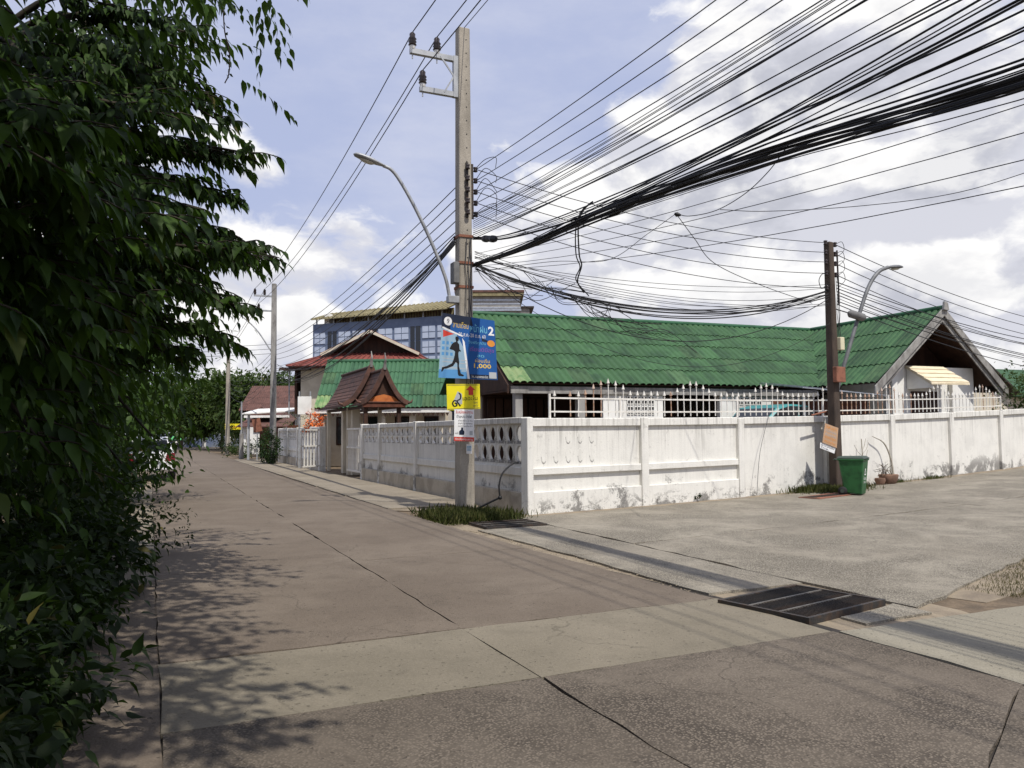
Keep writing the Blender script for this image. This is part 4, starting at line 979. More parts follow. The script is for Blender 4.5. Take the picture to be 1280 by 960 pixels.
for zz, n_ in ((zt, -.50), (zb_, -.42)):
    xa = MB(); xa.bar(ppos(-.21, -.05, zm_), ppos(n_, -.06, zz), .02, .03); xa.build('brace', 'steel_grey', P1)
INS = []
for n_, zz in ((-1.07, zt), (-.56, zt), (-.86, zb_)):
    c = ppos(n_, -.02, zz + .05); ins = MB(); ins.lathe([(.05, .06), (.085, .08), (.06, .12), (.085, .14), (.06, .18), (.085, .20), (.055, .24), (.06, .30), (.035, .33)], c, 10)
    io = ins.build('insulator', 'ceramic_brown', P1)
    ib = MB(); ib.lathe([(.045, -.02), (.06, .0), (.06, .06)], c, 10); ib.build('insulator_base', 'ceramic_white', io)
    bo = MB(); bo.tube([c - UP * .2, c - UP * .04], .014, 6); bo.build('bolt', 'steel_grey', io)
    INS.append(c + UP * .34)
RK = [pz(y) for y in (212, 226, 240, 254, 268)]
rk = MB(); rk.bar(ppos(.155, -.09, RK[-1] - .1), ppos(.15, -.09, RK[0] + .1), .05, .05, N); rk.build('rack', 'steel_dark', P1)
for z in RK:
    for n_, d_ in ((.23, -.09), (.02, -.20)):
        q = MB(); q.lathe([(.03, -.05), (.05, -.04), (.035, -.01), (.035, .01), (.05, .04), (.03, .05)], ppos(n_, d_, z), 8); q.build('spool_insulator', 'ceramic_brown', P1)
rk = MB(); rk.bar(ppos(.02, -.155, RK[-1] - .1), ppos(.02, -.15, RK[0] + .1), .05, .05, N); rk.build('rack', 'steel_dark', P1)
for z in (pz(297), pz(330), pz(360)):
    q = MB(); w = .15
    for s_ in ((-1, -1, 1, -1), (1, -1, 1, 1), (1, 1, -1, 1), (-1, 1, -1, -1)):
        q.bar(ppos(s_[0] * w, s_[1] * w, z), ppos(s_[2] * w, s_[3] * w, z), .012, .05)
    q.build('clamp_band', 'rusty_box', P1)
q = MB(); q.box(ppos(-.21, -.06, pz(343)), (.12, .22, .42), (N, D, UP)); q.build('junction_box', 'box_grey', P1, bevel=.01)
for n_, d_ in ((.05, -.16), (.09, -.155), (-.02, -.165), (.155, .03)):
    q = MB(); q.tube([ppos(n_ + random.uniform(-.02, .02), d_ - .02 + .012 * math.sin(k), pz(300) - k * .28) for k in range(12)], .009, 5); q.build('riser_cable', 'cable_grey', P1)

# ------------------------------------------------------------------ street lamps
def lamp(label, pts, head_dir, mat='steel_mid', r=.03, hl=.62):
    g = thing('street_lamp', label, 'street lamp', pts[0])
    b = MB(); P = bez(pts, 6); b.tube(P, r, 8); b.build('arm', mat, g)
    e = P[-1]; h = Vector(head_dir).normalized(); s_ = h.cross(UP).normalized(); u = s_.cross(h)
    b = MB(); prof = [(-.06, .03), (.0, .05), (.12, .085), (.3, .115), (.45, .11), (.56, .08), (hl, .02)]
    vs = []; n = 12
    for x, rr in prof: vs += [e + h * x + s_ * (math.cos(6.28318 * k / n) * rr) + u * (math.sin(6.28318 * k / n) * rr * (.55 if math.sin(6.28318 * k / n) > 0 else .35)) for k in range(n)]
    b.add(vs, [(i * n + k, i * n + (k + 1) % n, (i + 1) * n + (k + 1) % n, (i + 1) * n + k) for i in range(len(prof) - 1) for k in range(n)] + [tuple(range(n))[::-1], tuple(range(len(vs) - n, len(vs)))], True)
    hd = b.build('lamp_head', mat, g)
    b = MB(); c = e + h * .32 - u * .04
    b.lathe([(.085, 0), (.06, -.025), (.02, -.035)], c, 12, (h * 1.9, s_, u)); b.build('lens', 'lamp_lens', hd)
    return g
lamp('curved grey street lamp leaning out from the tall concrete pole', [at(562, 372, 15.78), at(556, 345, 15.72), at(538, 300, 15.6), at(518, 258, 15.45), at(500, 226, 15.35), at(489, 212, 15.28), at(479, 207, 15.22)], (-N + UP * .26), 'steel_grey', .034, .60)
g = bpy.data.objects['street_lamp']
b = MB(); b.box(ppos(-.22, -.05, pz(376)), (.30, .14, .14), (N, D, UP)); b.build('clamp', 'steel_grey', g, bevel=.01)
P2B = Vector((7.98, 19.85, 0)); P2B.z = gz(7.98, 19.85)
P2 = thing('utility_pole', 'short dark timber looking pole standing beside the green bin', 'utility pole', P2B)
P2T = at(1024, 303, P2B.y).z
def p2z(py): return at(1030, py, P2B.y).z
def p2(n, d, z): v = P2B + DR * n + WN * d; return Vector((v.x, v.y, z))
b = MB(); b.hexa([p2(-.13, -.12, -.2), p2(-.13, .12, -.2), p2(.13, .12, -.2), p2(.13, -.12, -.2), p2(-.09, -.09, P2T), p2(-.09, .09, P2T), p2(.09, .09, P2T), p2(.09, -.09, P2T)][::1]); b.build('shaft', 'old_pole', P2, bevel=.02)
L2 = [p2z(y) for y in (305, 317, 329, 343, 361)]
for k, z in enumerate(L2):
    for n_ in ((-.18,) if k > 3 else (-.18, .2)):
        q = MB(); q.lathe([(.03, -.06), (.055, -.045), (.035, -.01), (.035, .01), (.055, .045), (.03, .06)], p2(n_, .04, z), 8); q.build('spool_insulator', 'ceramic_brown', P2)
q = MB(); q.bar(p2(.28, .05, p2z(380)), p2(.26, .05, p2z(312)), .03, .03, DR); q.build('rack', 'steel_dark', P2)
q = MB(); q.box(p2(.16, .12, p2z(430)), (.16, .16, .32), (DR, WN, UP)); q.build('meter_box', 'box_cream', P2, bevel=.012)
q = MB(); q.box(p2(-.03, .2, p2z(469)), (.36, .12, .38), (DR, WN, UP)); q.build('junction_box', 'rusty_box', P2, bevel=.012)
for n_ in (.12, .17, .21):
    q = MB(); q.tube([p2(n_ + .02 * math.sin(k * 2.1 + n_ * 30), .1, p2z(345) - k * .24) for k in range(9)], .008, 5); q.build('riser_cable', 'cable_black', P2)
LB = p2(.62, .1, 2.25)
lamp('street lamp on a bent pole in front of the gabled roof', [at(1046, 490, 19.95), at(1057, 450, 20), at(1075, 390, 20.2), at(1086, 358, 20.35), at(1098, 340, 20.5), at(1110, 334, 20.6)], DR + UP * .10, 'steel_mid', .05, .68)
g = bpy.data.objects['street_lamp.001']
b = MB(); b.bar(p2(.05, -.02, p2z(492)), p2(.24, -.05, p2z(486)), .04, .04); b.build('bracket', 'steel_grey', g)
sc_ = thing('splice_box', 'grey cable splice canister strapped by the second lamp arm', 'splice box', at(1072, 383, 20.1))
b = MB(); b.tube([at(1060, 391, 20.0), at(1063, 392, 20.0), at(1079, 397, 20.1), at(1082, 398, 20.1)], [.04, .10, .10, .04], 10); b.build('canister', 'box_grey', sc_)
b = MB(); b.tube([at(1040, 385, 19.9), at(1060, 391, 20.0)], .014, 6); b.build('lead', 'cable_black', sc_)
# grey stub post between wall and pole
sp = thing('stub_post', 'grey concrete stub post with a bent wire leaning by the brown pole', 'post', ln(9.05, .22))
b = MB(); lbox(b, 8.98, 9.14, .12, .28, -.1, 1.80); b.build('shaft', 'grey_concrete', sp, bevel=.012)
b = MB(); b.tube(bez([ln(9.1, .2, 1.8), ln(9.0, .3, 1.95), ln(8.6, .3, 1.9), ln(8.2, .3, 1.84)], 5), .022, 6); b.build('bent_pipe', 'rusty_box', sp)

PF = Vector((-12.85, 43, 0))
P3 = thing('utility_pole', 'weathered grey utility pole far along the street behind the round bush', 'utility pole', PF)
b = MB(); b.hexa([PF + Vector((x * .15, y * .15, -.2)) for x, y in ((-1, -1), (1, -1), (1, 1), (-1, 1))] + [PF + Vector((x * .11, y * .11, 9.7)) for x, y in ((-1, -1), (1, -1), (1, 1), (-1, 1))]); b.build('shaft', 'grey_wood', P3, bevel=.02)
INF = []
for z, L in ((9.0, 1.05), (8.2, .85)):
    b = MB(); b.bar(PF + UP * z, PF - N * L + UP * z, .09, .09); b.build('crossarm', 'steel_grey', P3)
for n_, z in ((-1.0, 9.0), (-.5, 9.0), (-.8, 8.2)):
    c = PF + N * n_ + UP * (z + .05); b = MB(); b.lathe([(.06, 0), (.08, .1), (.06, .2), (.08, .22), (.04, .32)], c, 8); b.build('insulator', 'ceramic_brown', P3); INF.append(c + UP * .33)
P4B = Vector((-22.4, 63, 0)); P4 = thing('utility_pole', 'pale slim pole standing among the dark trees down the street', 'utility pole', P4B)
b = MB(); b.hexa([P4B + Vector((x * .14, y * .14, -.2)) for x, y in ((-1, -1), (1, -1), (1, 1), (-1, 1))] + [P4B + Vector((x * .11, y * .11, 8.6)) for x, y in ((-1, -1), (1, -1), (1, 1), (-1, 1))]); b.build('shaft', 'pole_concrete', P4)
b = MB(); b.bar(P4B + UP * 8.2, P4B + UP * 8.2 - N * .9, .08, .08); b.build('crossarm', 'steel_grey', P4)
lamp('small street lamp arching over the street on the far pole', [PF + Vector((-.12, 0, 6.0)), PF + Vector((-.9, -.2, 7.2)), PF + Vector((-1.8, -.4, 8.0)), PF + Vector((-2.6, -.5, 8.25))], (-1, -.1, .05), 'steel_grey', .035)

# ================================================================== overhead cables
PP = Vector((10.9, -11.1, 0))
ORD = ('topmost', 'second from the top', 'third from the top', 'fourth from the top', 'lowest')
def cable(a, c, sag, r, label, grp, mat='cable_black', n=26, seg=5):
    b = MB(); b.tube(curve_pts(a, c, sag, n), r, seg, False); o = b.build('overhead_cable', mat); return tag(o, label, 'cable', grp)
def prev(n, z): return PP + N * n + UP * z
for k, (p, q) in enumerate(zip(INS, INF)):
    lab = ['high voltage wire on the outer top insulator of the tall pole', 'high voltage wire on the inner top insulator of the tall pole', 'high voltage wire on the lower crossarm insulator of the tall pole'][k]
    n_ = (-1.07, -.56, -.86)[k]
    b = MB(); b.tube(curve_pts(q, p, .55, 22) + curve_pts(p, prev(n_, p.z + .15), .5, 22)[1:], .011, 5, False)
    tag(b.build('overhead_cable', 'cable_black'), lab, 'cable', 'high voltage wires over the tall pole')
    tip = q + D * 30 - UP * .6; cable(q, tip, .5, .012, 'high voltage wire running on beyond the far pole', 'far wires beyond the street pole')
b = MB(); b.tube(curve_pts(ppos(0, 0, PT), prev(0, PT + .2), .5, 22), .008, 5, False); tag(b.build('overhead_cable', 'cable_black'), 'thin earth wire rising from the tip of the tall pole', 'cable')
G1 = 'low voltage wires from the rack of the tall pole up and over the lane'
for k, z in enumerate(RK):
    cable(ppos(.24, -.1, z), prev(.2, z + .15), .55 + .03 * k, .0075, ORD[k] + ' bare wire rising from the tall pole rack over the lane', G1)
    cable(ppos(-.12, .12, z - .35), Vector((-12.7, 43, 6.6 - .25 * k)), .35 + .04 * k, .010, ORD[k] + ' low voltage wire from the tall pole along the street', 'low voltage wires along the street')
G2 = 'thin telephone wires fanning above the upper thick bundle'
for k in range(13):
    z = pz(270 + k * 2.4); cable(ppos(.17, -.1, z), prev(random.uniform(-.3, .5), 6.45 - k * .10 + random.uniform(-.05, .05)), .5 + random.uniform(-.12, .16), random.choice((.005, .006, .008)), 'thin telephone wire fanning over the upper cable bundle', G2)
def strand(ctrl, off, r, label, grp):
    """cable from the tall pole past the camera: heights CTRL at fractions of the span, strapped to its neighbours at the pole"""
    P = []
    for s_, z in ctrl:
        q = PB.lerp(PP, s_); j = off * (.35 + 2.2 * s_)
        P.append(Vector((q.x, q.y, z)) + N * (.2 + j.x) + UP * j.y + Vector((0, 0, random.uniform(-.06, .06) * min(1, s_ * 6))))
    b = MB(); b.tube(bez(P, 6), r, 5, False); return tag(b.build('overhead_cable', 'cable_black'), label, 'cable', grp)
G3 = 'black cables strapped in the upper thick bundle'
UPB = [(0, pz(297)), (.06, 5.10), (.16, 4.81), (.27, 4.67), (.38, 4.72), (.6, 5.0), (1, 5.6)]
for k in range(7):
    a_ = 6.28 * k / 7; strand(UPB, Vector((math.cos(a_) * .06, math.sin(a_) * .07)), (.012, .008, .010, .006, .008, .005, .006)[k], 'black cable strapped in the upper thick bundle', G3)
G4 = 'black cables in the lower sagging bundle over the lane'
LOB = [(0, pz(331)), (.08, 4.76), (.17, 4.68), (.29, 4.42), (.40, 4.04), (.6, 3.75), (1, 4.6)]
for k in range(22):
    a_ = 2.4 * k; rr = .020 * math.sqrt(k); strand(LOB, Vector((math.cos(a_) * rr * 1.6, math.sin(a_) * rr)), random.choice((.005, .006, .007, .010, .015)), 'black cable in the lower sagging bundle over the lane', G4)
G4b = 'black cables climbing from the lower bundle to the upper one'
MDB = [(.10, 4.74), (.19, 4.73), (.29, 4.58), (.40, 4.42), (.6, 4.5), (1, 5.0)]
for k in range(4): strand(MDB, Vector((random.uniform(-.08, .08), .035 * k)), random.choice((.006, .009)), 'black cable climbing between the two bundles', G4b)
G5 = 'stray thin wires hanging below the lower bundle'
for k in range(5):
    cable(ppos(.2, -.1, pz(318 + k * 5)), prev(.6 + .3 * k, 4.5 - .12 * k), .75 + .09 * k, .0045, ORD[k] + ' stray thin wire hanging beneath the lower bundle', G5)
cl = thing('splice_closure', 'fat black splice closure on the upper bundle near the tall pole', 'splice closure', ppos(.5, -.6, pz(297)))
P_ = bez([Vector((*PB.lerp(PP, s_).xy, z)) + N * .2 for s_, z in UPB], 24); b = MB(); b.tube([P_[8], P_[9], P_[17], P_[18]], [.02, .062, .062, .02], 10); b.build('sleeve', 'plastic_black', cl)
for i in (10, 15): b = MB(); b.tube([P_[i], P_[i + 1]], .07, 10); b.build('clamp_ring', 'cable_grey', cl)
# across the lane mouth to the second pole
G6 = 'low voltage wires between the tall pole and the brown pole'
for k in range(5): cable(ppos(.26, -.1, RK[k]), p2(-.2, .04, L2[k]), .28 + .02 * k, .0085, ORD[k] + ' parallel wire from the tall pole to the brown pole top', G6)
G7 = 'black cables sagging low between the two poles'
for k in range(8): cable(ppos(.2, -.1, pz(333) + random.uniform(-.06, .06)), p2(-.13, .05, p2z(368) + random.uniform(-.16, .12)), .70 + random.uniform(-.05, .16), random.choice((.008, .011, .014)), 'black cable sagging low between the two poles', G7)
for k in range(7): cable(ppos(.2, -.1, pz(320) + random.uniform(-.1, .1)), p2(-.13, .05, p2z(378) + random.uniform(-.2, .5)), random.uniform(.25, .62), .006, 'thin slack wire between the two poles', 'thin slack wires between the two poles')
G8 = 'black drop cables crossing in front of the long green roof'
cable(ppos(.2, -.1, pz(334)), p2(-.12, .05, p2z(374)), 1.28, .010, 'black drop cable drooping in front of the long green roof', G8)
cable(ppos(.2, -.1, pz(336)), p2(-.12, .05, p2z(405)), 1.5, .006, 'black drop cable drooping in front of the long green roof', G8)
# hanging loop that ties the upper bundle to the low tangle
def arc(label, pts, r, grp=None, n=8, mat='cable_black'):
    b = MB(); b.tube(bez(pts, n), r, 5, False); return tag(b.build('overhead_cable', mat), label, 'cable', grp)
Y0 = 15.2
arc('black cable dropping from the upper bundle to the low tangle', [at(741, 252, 14.3), at(730, 262, 14.5), at(723, 280, 15), at(724, 318, 16), at(727, 332, 16.6), at(722, 352, 17.0), at(730, 366, 17.1)], .016, 'twin drop cables of the low tangle')
arc('black cable dropping from the upper bundle to the low tangle', [at(739, 253, 14.3), at(727, 264, 14.5), at(720, 284, 15), at(720, 318, 16), at(725, 334, 16.6), at(720, 350, 17.0), at(736, 370, 17.1)], .013, 'twin drop cables of the low tangle')
G9 = 'loose loops of cable in the low tangle above the green ridge'
for k in range(20):
    x0_ = 655 + k * 5.6; y0_ = 340 + k * 2.9
    arc('loose loop of cable in the low tangle above the green ridge', [at(x0_, y0_, 17), at(x0_ + random.uniform(14, 30), y0_ + random.uniform(10, 26), 17.05), at(x0_ + random.uniform(45, 70), y0_ + random.uniform(16, 34), 17.1), at(x0_ + random.uniform(70, 120), y0_ + random.uniform(22, 46), 17.2)], random.choice((.005, .006, .008)), G9, 6)
arc('round slack loop hanging under the low tangle', [at(738, 375, 17), at(741, 390, 17), at(749, 397, 17), at(757, 392, 17.02), at(759, 383, 17.03), at(752, 377, 17.04)], .007)
arc('long thin cable drifting in from the lane side across the clouds', [at(1330, 200, 13), at(1200, 240, 14), at(1080, 257, 15), at(960, 264, 15.5), at(900, 262, 15.8)], .007)
arc('thin forked drop wire hung from the sagging line over the roof', [at(845, 267, 15.5), at(868, 298, 16.2), at(893, 329, 17), at(950, 356, 18.2), at(1015, 379, 19.7)], .008)
arc('short thin wire looping down from the lower bundle to the fork', [at(985, 182, 11.5), at(960, 215, 12.5), at(930, 243, 13.6), at(895, 263, 14.8), at(862, 270, 15.3), at(845, 267, 15.5)], .008)
arc('thin slack wire dipping between pole and fork', [at(592, 340, 15.9), at(690, 327, 15.8), at(760, 325, 15.7), at(810, 292, 15.6), at(845, 267, 15.5)], .006)
knot = thing('cable_knot', 'small black splice knot on the forked drop wire', 'splice knot', at(846, 268, 15.5))
b = MB(); b.tube([at(843, 267, 15.5), at(846, 268, 15.5), at(851, 269, 15.5)], [.02, .05, .02], 7); b.build('sleeve', 'plastic_black', knot)
# short curls at the pole
for k in range(5):
    z = RK[k] + .02; arc('short jumper wire curling at the rack of the tall pole', [ppos(.23, -.1, z), ppos(.36, -.3, z + random.uniform(.1, .25)), ppos(.55, -.4, z + random.uniform(-.05, .2)), ppos(.5, -.5, z + random.uniform(-.2, .0))], .007, 'short jumper wires at the rack', 6)
for k in range(7):
    arc('loose wire curl under the cable clamps of the tall pole', [ppos(.2, -.12, pz(330)), ppos(.3 + .1 * k, -.2 - .05 * k, pz(338 + random.uniform(0, 20))), ppos(.6 + .14 * k, -.3, pz(345 + random.uniform(0, 30))), ppos(.9 + .25 * k, -.25, pz(338 + random.uniform(0, 30)))], .007, 'loose wire curls under the clamps', 6)
# street side bundle
G10 = 'telephone cables from the tall pole back along the street'
for k in range(12):
    cable(ppos(-.17, .05, pz(299) + random.uniform(-.14, .08)), Vector((-12.75 + random.uniform(-.1, .1), 43, 5.3 - k * .1)), random.uniform(.45, 1.15), random.choice((.008, .011, .015)), 'telephone cable sagging from the tall pole back along the street', G10)
for k in range(6): cable(Vector((-12.9, 43, 6.0 - .25 * k)), Vector((-22.3, 63, 6.2 - .3 * k)), .5 + .1 * k, .011, 'wire between the far pole and the pale slim pole', 'far wires beyond the street pole')
for k in range(3): cable(Vector((-12.9, 43, 6.4 - .25 * k)), Vector((-25, 40, 6.5 - .25 * k)), .3, .011, 'wire crossing the street at the far pole', 'wires crossing the street at the far pole')
# along the lane from the brown pole
NP = Vector((28.9, 33.4, 0))
for k in range(4): cable(p2(.22, .04, L2[k]), NP + UP * (5.6 - .22 * k), .95 + .05 * k, .010, ORD[k if k < 3 else 4] + ' wire running up the lane from the brown pole', 'wires up the lane from the brown pole')
for k in range(8): cable(p2(.2, .05, p2z(352 + 4 * k)), NP + UP * (4.9 - .16 * k) + DR * random.uniform(-1, 1), .85 + random.uniform(-.12, .12), random.choice((.007, .010, .012)), 'telephone wire running up the lane past the gable', 'telephone wires up the lane past the gable')
for k in range(4): arc('short jumper wire curling at the top of the brown pole', [p2(.2, .04, L2[k]), p2(.4, .1, L2[k] + .08), p2(.48, .1, L2[k] - .12), p2(.28, .05, L2[k] - .3)], .007, 'short jumper wires on the brown pole', 5)
arc('black cable loop on the side of the brown pole', [p2(-.18, .04, L2[3]), p2(-.38, .05, L2[3] - .05), p2(-.5, .05, L2[3] - .22), p2(-.4, .05, L2[3] - .4), p2(-.16, .04, L2[4] + .1)], .010)
# black stay cable and pipe at the foot of the tall pole
ss = thing('stay_cable', 'bent black pipe at the foot of the tall pole against vent blocks', 'pipe', so_(.75, .3))
b = MB(); b.tube(bez([at(592, 638, 15.3), at(608, 630, 15.25), at(625, 622, 15.2)], 5), .022, 6); b.build('lower_pipe', 'plastic_black', ss)
b = MB(); b.tube(bez([at(625, 622, 15.2), at(624, 607, 15.2), at(628, 592, 15.25), at(640, 580, 15.35), at(648, 578, 15.45)], 6), .018, 6); b.build('upper_pipe', 'plastic_black', ss)
b = MB(); b.lathe([(.01, -.04), (.04, -.02), (.04, .02), (.01, .04)], at(625, 622, 15.2), 8); b.build('joint', 'plastic_black', ss)
arc('thin guy wire slanting down the white wall to the lane', [ln(6.95, .05, 1.9), ln(6.5, .12, 1.0), ln(6.25, .2, .02)], .006, None, 4, 'cable_grey')

# ================================================================== signs
def board(name, label, cat, tl, tr, br, bl, back='print_darkgrey', th=.012, grp=None):
    c = (tl + tr + br + bl) / 4; nrm = (tr - bl).cross(tl - br).normalized()
    if nrm.y > 0: nrm = -nrm
    g = thing(name, label, cat, c, grp)
    b = MB(); b.hexa([bl - nrm * th, br - nrm * th, br, bl, tl - nrm * th, tr - nrm * th, tr, tl]); b.build('board', back, g)
    return g, quadmap(tl, tr, br, bl, nrm)
def poly(mp, pts, mat, par, e, name='print'):
    b = MB(); b.add([mp(x, y, e) for x, y in pts], [tuple(range(len(pts)))]); return b.build(name, mat, par)
YS = 15.55
bn, mp = board('banner_sign', 'blue and black running poster strapped to the tall concrete pole', 'poster', at(553, 391, YS), at(618, 401, YS + .1), at(622, 475, YS + .1), at(548, 472, YS), 'print_blue')
poly(mp, [(0, .72), (.38, .66), (1, .60), (1, 1), (0, 1)], 'print_navy', bn, .0012)
poly(mp, [(.55, 1), (1, 1), (1, .60), (.62, .72)], 'print_blue', bn, .0016)
poly(mp, [(0, .0), (.53, .0), (.42, .66), (.06, .78), (0, .76)], 'print_sky', bn, .002)
poly(mp, [(0, .0), (.53, .0), (.50, .14), (.0, .13)], 'print_water', bn, .0026)
poly(mp, [(.49, 0), (.53, 0), (.42, .66), (.385, .66)], 'print_white', bn, .0028)
poly(mp, [(0, .78), (.03, .79), (.40, .685), (.40, .66), (.06, .755)], 'print_white', bn, .0028)
poly(mp, [(.03, .745), (.24, .695), (.04, .63)], 'print_red', bn, .0030)
for r in range(3):
    for c in range(3): poly(mp, [(.03 + c * .075, .52 - r * .085), (.075 + c * .075, .52 - r * .085), (.075 + c * .075, .57 - r * .085), (.03 + c * .075, .57 - r * .085)], 'print_water', bn, .0030)
for y0_ in (.25, .30, .17): poly(mp, [(.05, y0_), (.47, y0_ - .02), (.47, y0_ - .008), (.05, y0_ + .012)], 'print_grey', bn, .0030)
# the running man
run = [(.265, .655), (.30, .665), (.325, .645), (.325, .60), (.305, .585), (.31, .565), (.335, .54), (.345, .46), (.37, .44), (.365, .425), (.335, .43), (.325, .40), (.33, .34), (.345, .26), (.34, .20), (.375, .08), (.43, .055), (.42, .035), (.34, .04), (.325, .07), (.315, .16), (.31, .235), (.285, .255), (.24, .19), (.13, .145), (.09, .14), (.055, .09), (.04, .10), (.05, .16), (.13, .185), (.22, .235), (.245, .30), (.26, .36), (.265, .42), (.215, .45), (.235, .49), (.255, .50), (.245, .46), (.225, .44), (.165, .455), (.20, .53), (.24, .565), (.275, .575), (.275, .595), (.262, .62)]
poly(mp, run, 'print_black', bn, .0034)
b = MB(); b.add([mp(.115 + .075 * math.cos(6.28318 * k / 20), .885 + .068 * math.sin(6.28318 * k / 20), .003) for k in range(20)], [tuple(range(20))]); b.build('emblem', 'print_white', bn)
lettering('9', mp, (.095, .85, .14, .92), 'print_darkgrey', bn)
lettering('ลานเดือน', mp, (.21, .80, .50, .90), 'print_gold', bn)
lettering('หน้าฝน', mp, (.53, .765, .85, .90), 'print_cyan', bn)
lettering('2', mp, (.87, .74, .98, .89), 'print_white', bn, bold=.03)
lettering('20 ส.ค.-20 ต.ค. 60', mp, (.32, .675, .82, .735), 'print_white', bn)
b = MB(); b.add([mp(.915 + .07 * math.cos(6.28318 * k / 16), .605 + .055 * math.sin(6.28318 * k / 16), .003) for k in range(16)], [tuple(range(16))]); b.build('badge', 'print_orange', bn)
lettering('วิ่งฟรีทุกวัน', mp, (.50, .555, .82, .625), 'print_cyan', bn)
lettering('เรียนดีมีสุข', mp, (.53, .43, .96, .525), 'print_violet', bn)
lettering('ลด', mp, (.66, .36, .78, .40), 'print_cyan', bn)
lettering('ผ่อนเริ่ม', mp, (.62, .275, .88, .34), 'print_gold', bn)
lettering('1,000', mp, (.60, .17, .90, .255), 'print_gold', bn, bold=.02)
poly(mp, [(.54, .01), (.99, .01), (.99, .075), (.53, .075)], 'print_navy', bn, .002)
lettering('โทร. สอบถามรายละเอียด', mp, (.56, .02, .84, .065), 'print_white', bn)
poly(mp, [(.86, .02), (.985, .02), (.985, .125), (.86, .125)], 'print_grey', bn, .0034)
YS = 15.60
ys, mp = board('arrow_sign', 'yellow sign with red up arrow below the running poster', 'sign', at(558, 480, YS), at(599.5, 480, YS), at(600.5, 511, YS), at(559, 513, YS), 'print_yellow')
poly(mp, [(.66, .56), (.80, .56), (.80, .76), (.87, .76), (.72, .94), (.58, .76), (.66, .76)], 'print_red', ys, .002)
for a_, c_ in (((.02, .03), (.98, .05)), ((.02, .95), (.98, .97))): poly(mp, [a_, (c_[0], a_[1]), c_, (a_[0], c_[1])], 'print_darkgrey', ys, .002)
poly(mp, [(.20, .35), (.33, .72), (.46, .62), (.46, .22), (.36, .2)], 'print_grey', ys, .0018)
sw_ = [(.37, .66), (.42, .55), (.40, .42), (.31, .34), (.36, .22), (.40, .14)]
def stroke(mp, pts, w, mat, par, e):
    P = bez([Vector((x, y, 0)) for x, y in pts], 6); b = MB(); q = []
    for i, p in enumerate(P):
        d = (P[min(i + 1, len(P) - 1)] - P[max(i - 1, 0)]).normalized(); q.append((p + Vector((-d.y, d.x, 0)) * w, p - Vector((-d.y, d.x, 0)) * w))
    b.add([mp(v.x, v.y, e) for pr in q for v in pr], [(2 * i, 2 * i + 1, 2 * i + 3, 2 * i + 2) for i in range(len(q) - 1)]); return b.build('print', mat, par)
stroke(mp, sw_, .022, 'print_black', ys, .003)
stroke(mp, [(.31, .34), (.22, .36), (.17, .26), (.21, .15), (.29, .17), (.28, .26), (.23, .25)], .022, 'print_black', ys, .0032)
lettering('เออะไน', mp, (.48, .36, .92, .54), 'print_black', ys)
lettering('รีสอร์ท', mp, (.80, .22, .93, .31), 'print_darkgrey', ys); lettering('ตรงไป', mp, (.78, .10, .93, .18), 'print_darkgrey', ys)
YS = 15.55
wp, mp = board('paper_notice', 'white notice with red headline and red footer on the tall pole', 'notice', at(568, 511.5, YS), at(592.5, 512, YS), at(592.5, 552, YS), at(567.5, 551, YS), 'print_white')
poly(mp, [(0, 0), (1, 0), (1, .13), (0, .13)], 'print_red', wp, .002)
lettering('รับสมัครพนักงาน', mp, (.08, .87, .94, .97), 'print_red', wp)
lettering('ตำแหน่ง ช่างไฟ', mp, (.12, .73, .88, .84), 'print_navy', wp)
for k in range(3): lettering(('ช่างเชื่อม 2 คน', 'ช่างทั่วไป หลายคน', 'แม่บ้านประจำ')[k], mp, (.20, .62 - k * .085, .92, .68 - k * .085), 'print_darkgrey', wp)
poly(mp, [(.26, .20), (.50, .20), (.52, .30), (.45, .36), (.45, .43), (.35, .43), (.35, .36), (.25, .31)], 'print_navy', wp, .003)
lettering('สนใจ', mp, (.06, .22, .22, .29), 'print_darkgrey', wp); poly(mp, [(.78, .2), (.93, .2), (.93, .33), (.78, .33)], 'print_grey', wp, .003)
lettering('ติดต่อสอบถาม', mp, (.06, .03, .94, .105), 'print_white', wp)
st_, mp = board('paper_notice', 'tiny blue and white sticker pasted low on the tall pole', 'sticker', at(583, 555, 15.66), at(590, 555, 15.66), at(590, 567, 15.66), at(583, 567, 15.66), 'print_white', .003)
poly(mp, [(.1, .3), (.9, .3), (.9, .8), (.1, .8)], 'print_sky', st_, .002); lettering('ช่าง', mp, (.15, .36, .85, .74), 'print_white', st_)
YT = P2B.y - .32
ts, mp = board('paper_notice', 'faded tan notice tilted on the brown pole above the bin', 'notice', at(1031.5, 529, YT), at(1048, 535, YT), at(1046, 560, YT), at(1028, 553, YT), 'print_tan')
for k in range(5): lettering(('ให้เช่า', 'บ้านพักรายเดือน', 'ห้องว่าง', 'ราคาถูก', 'ติดต่อ')[k], mp, (.12, .80 - k * .18, .88, .92 - k * .18), 'print_grey' if k in (1, 2) else 'print_orange', ts)
tw_, mp = board('paper_notice', 'narrow white notice strip under the tan notice on the brown pole', 'notice', at(1025.5, 553, YT + .02), at(1044.5, 560, YT + .02), at(1043, 567, YT + .02), at(1025, 560, YT + .02), 'print_white')
lettering('ซื้อ ขาย แลกเปลี่ยน', mp, (.06, .55, .94, .88), 'print_navy', tw_); lettering('โทร.', mp, (.06, .12, .6, .45), 'print_navy', tw_)
fs = thing('road_sign', 'small yellow shop sign at the roadside down the street', 'sign', (-23.3, 67, 0))
_, mp = None, quadmap(Vector((-24.05, 67, 2.45)), Vector((-22.6, 67, 2.45)), Vector((-22.6, 67, 1.95)), Vector((-24.05, 67, 1.95)), Vector((0, -1, 0)))
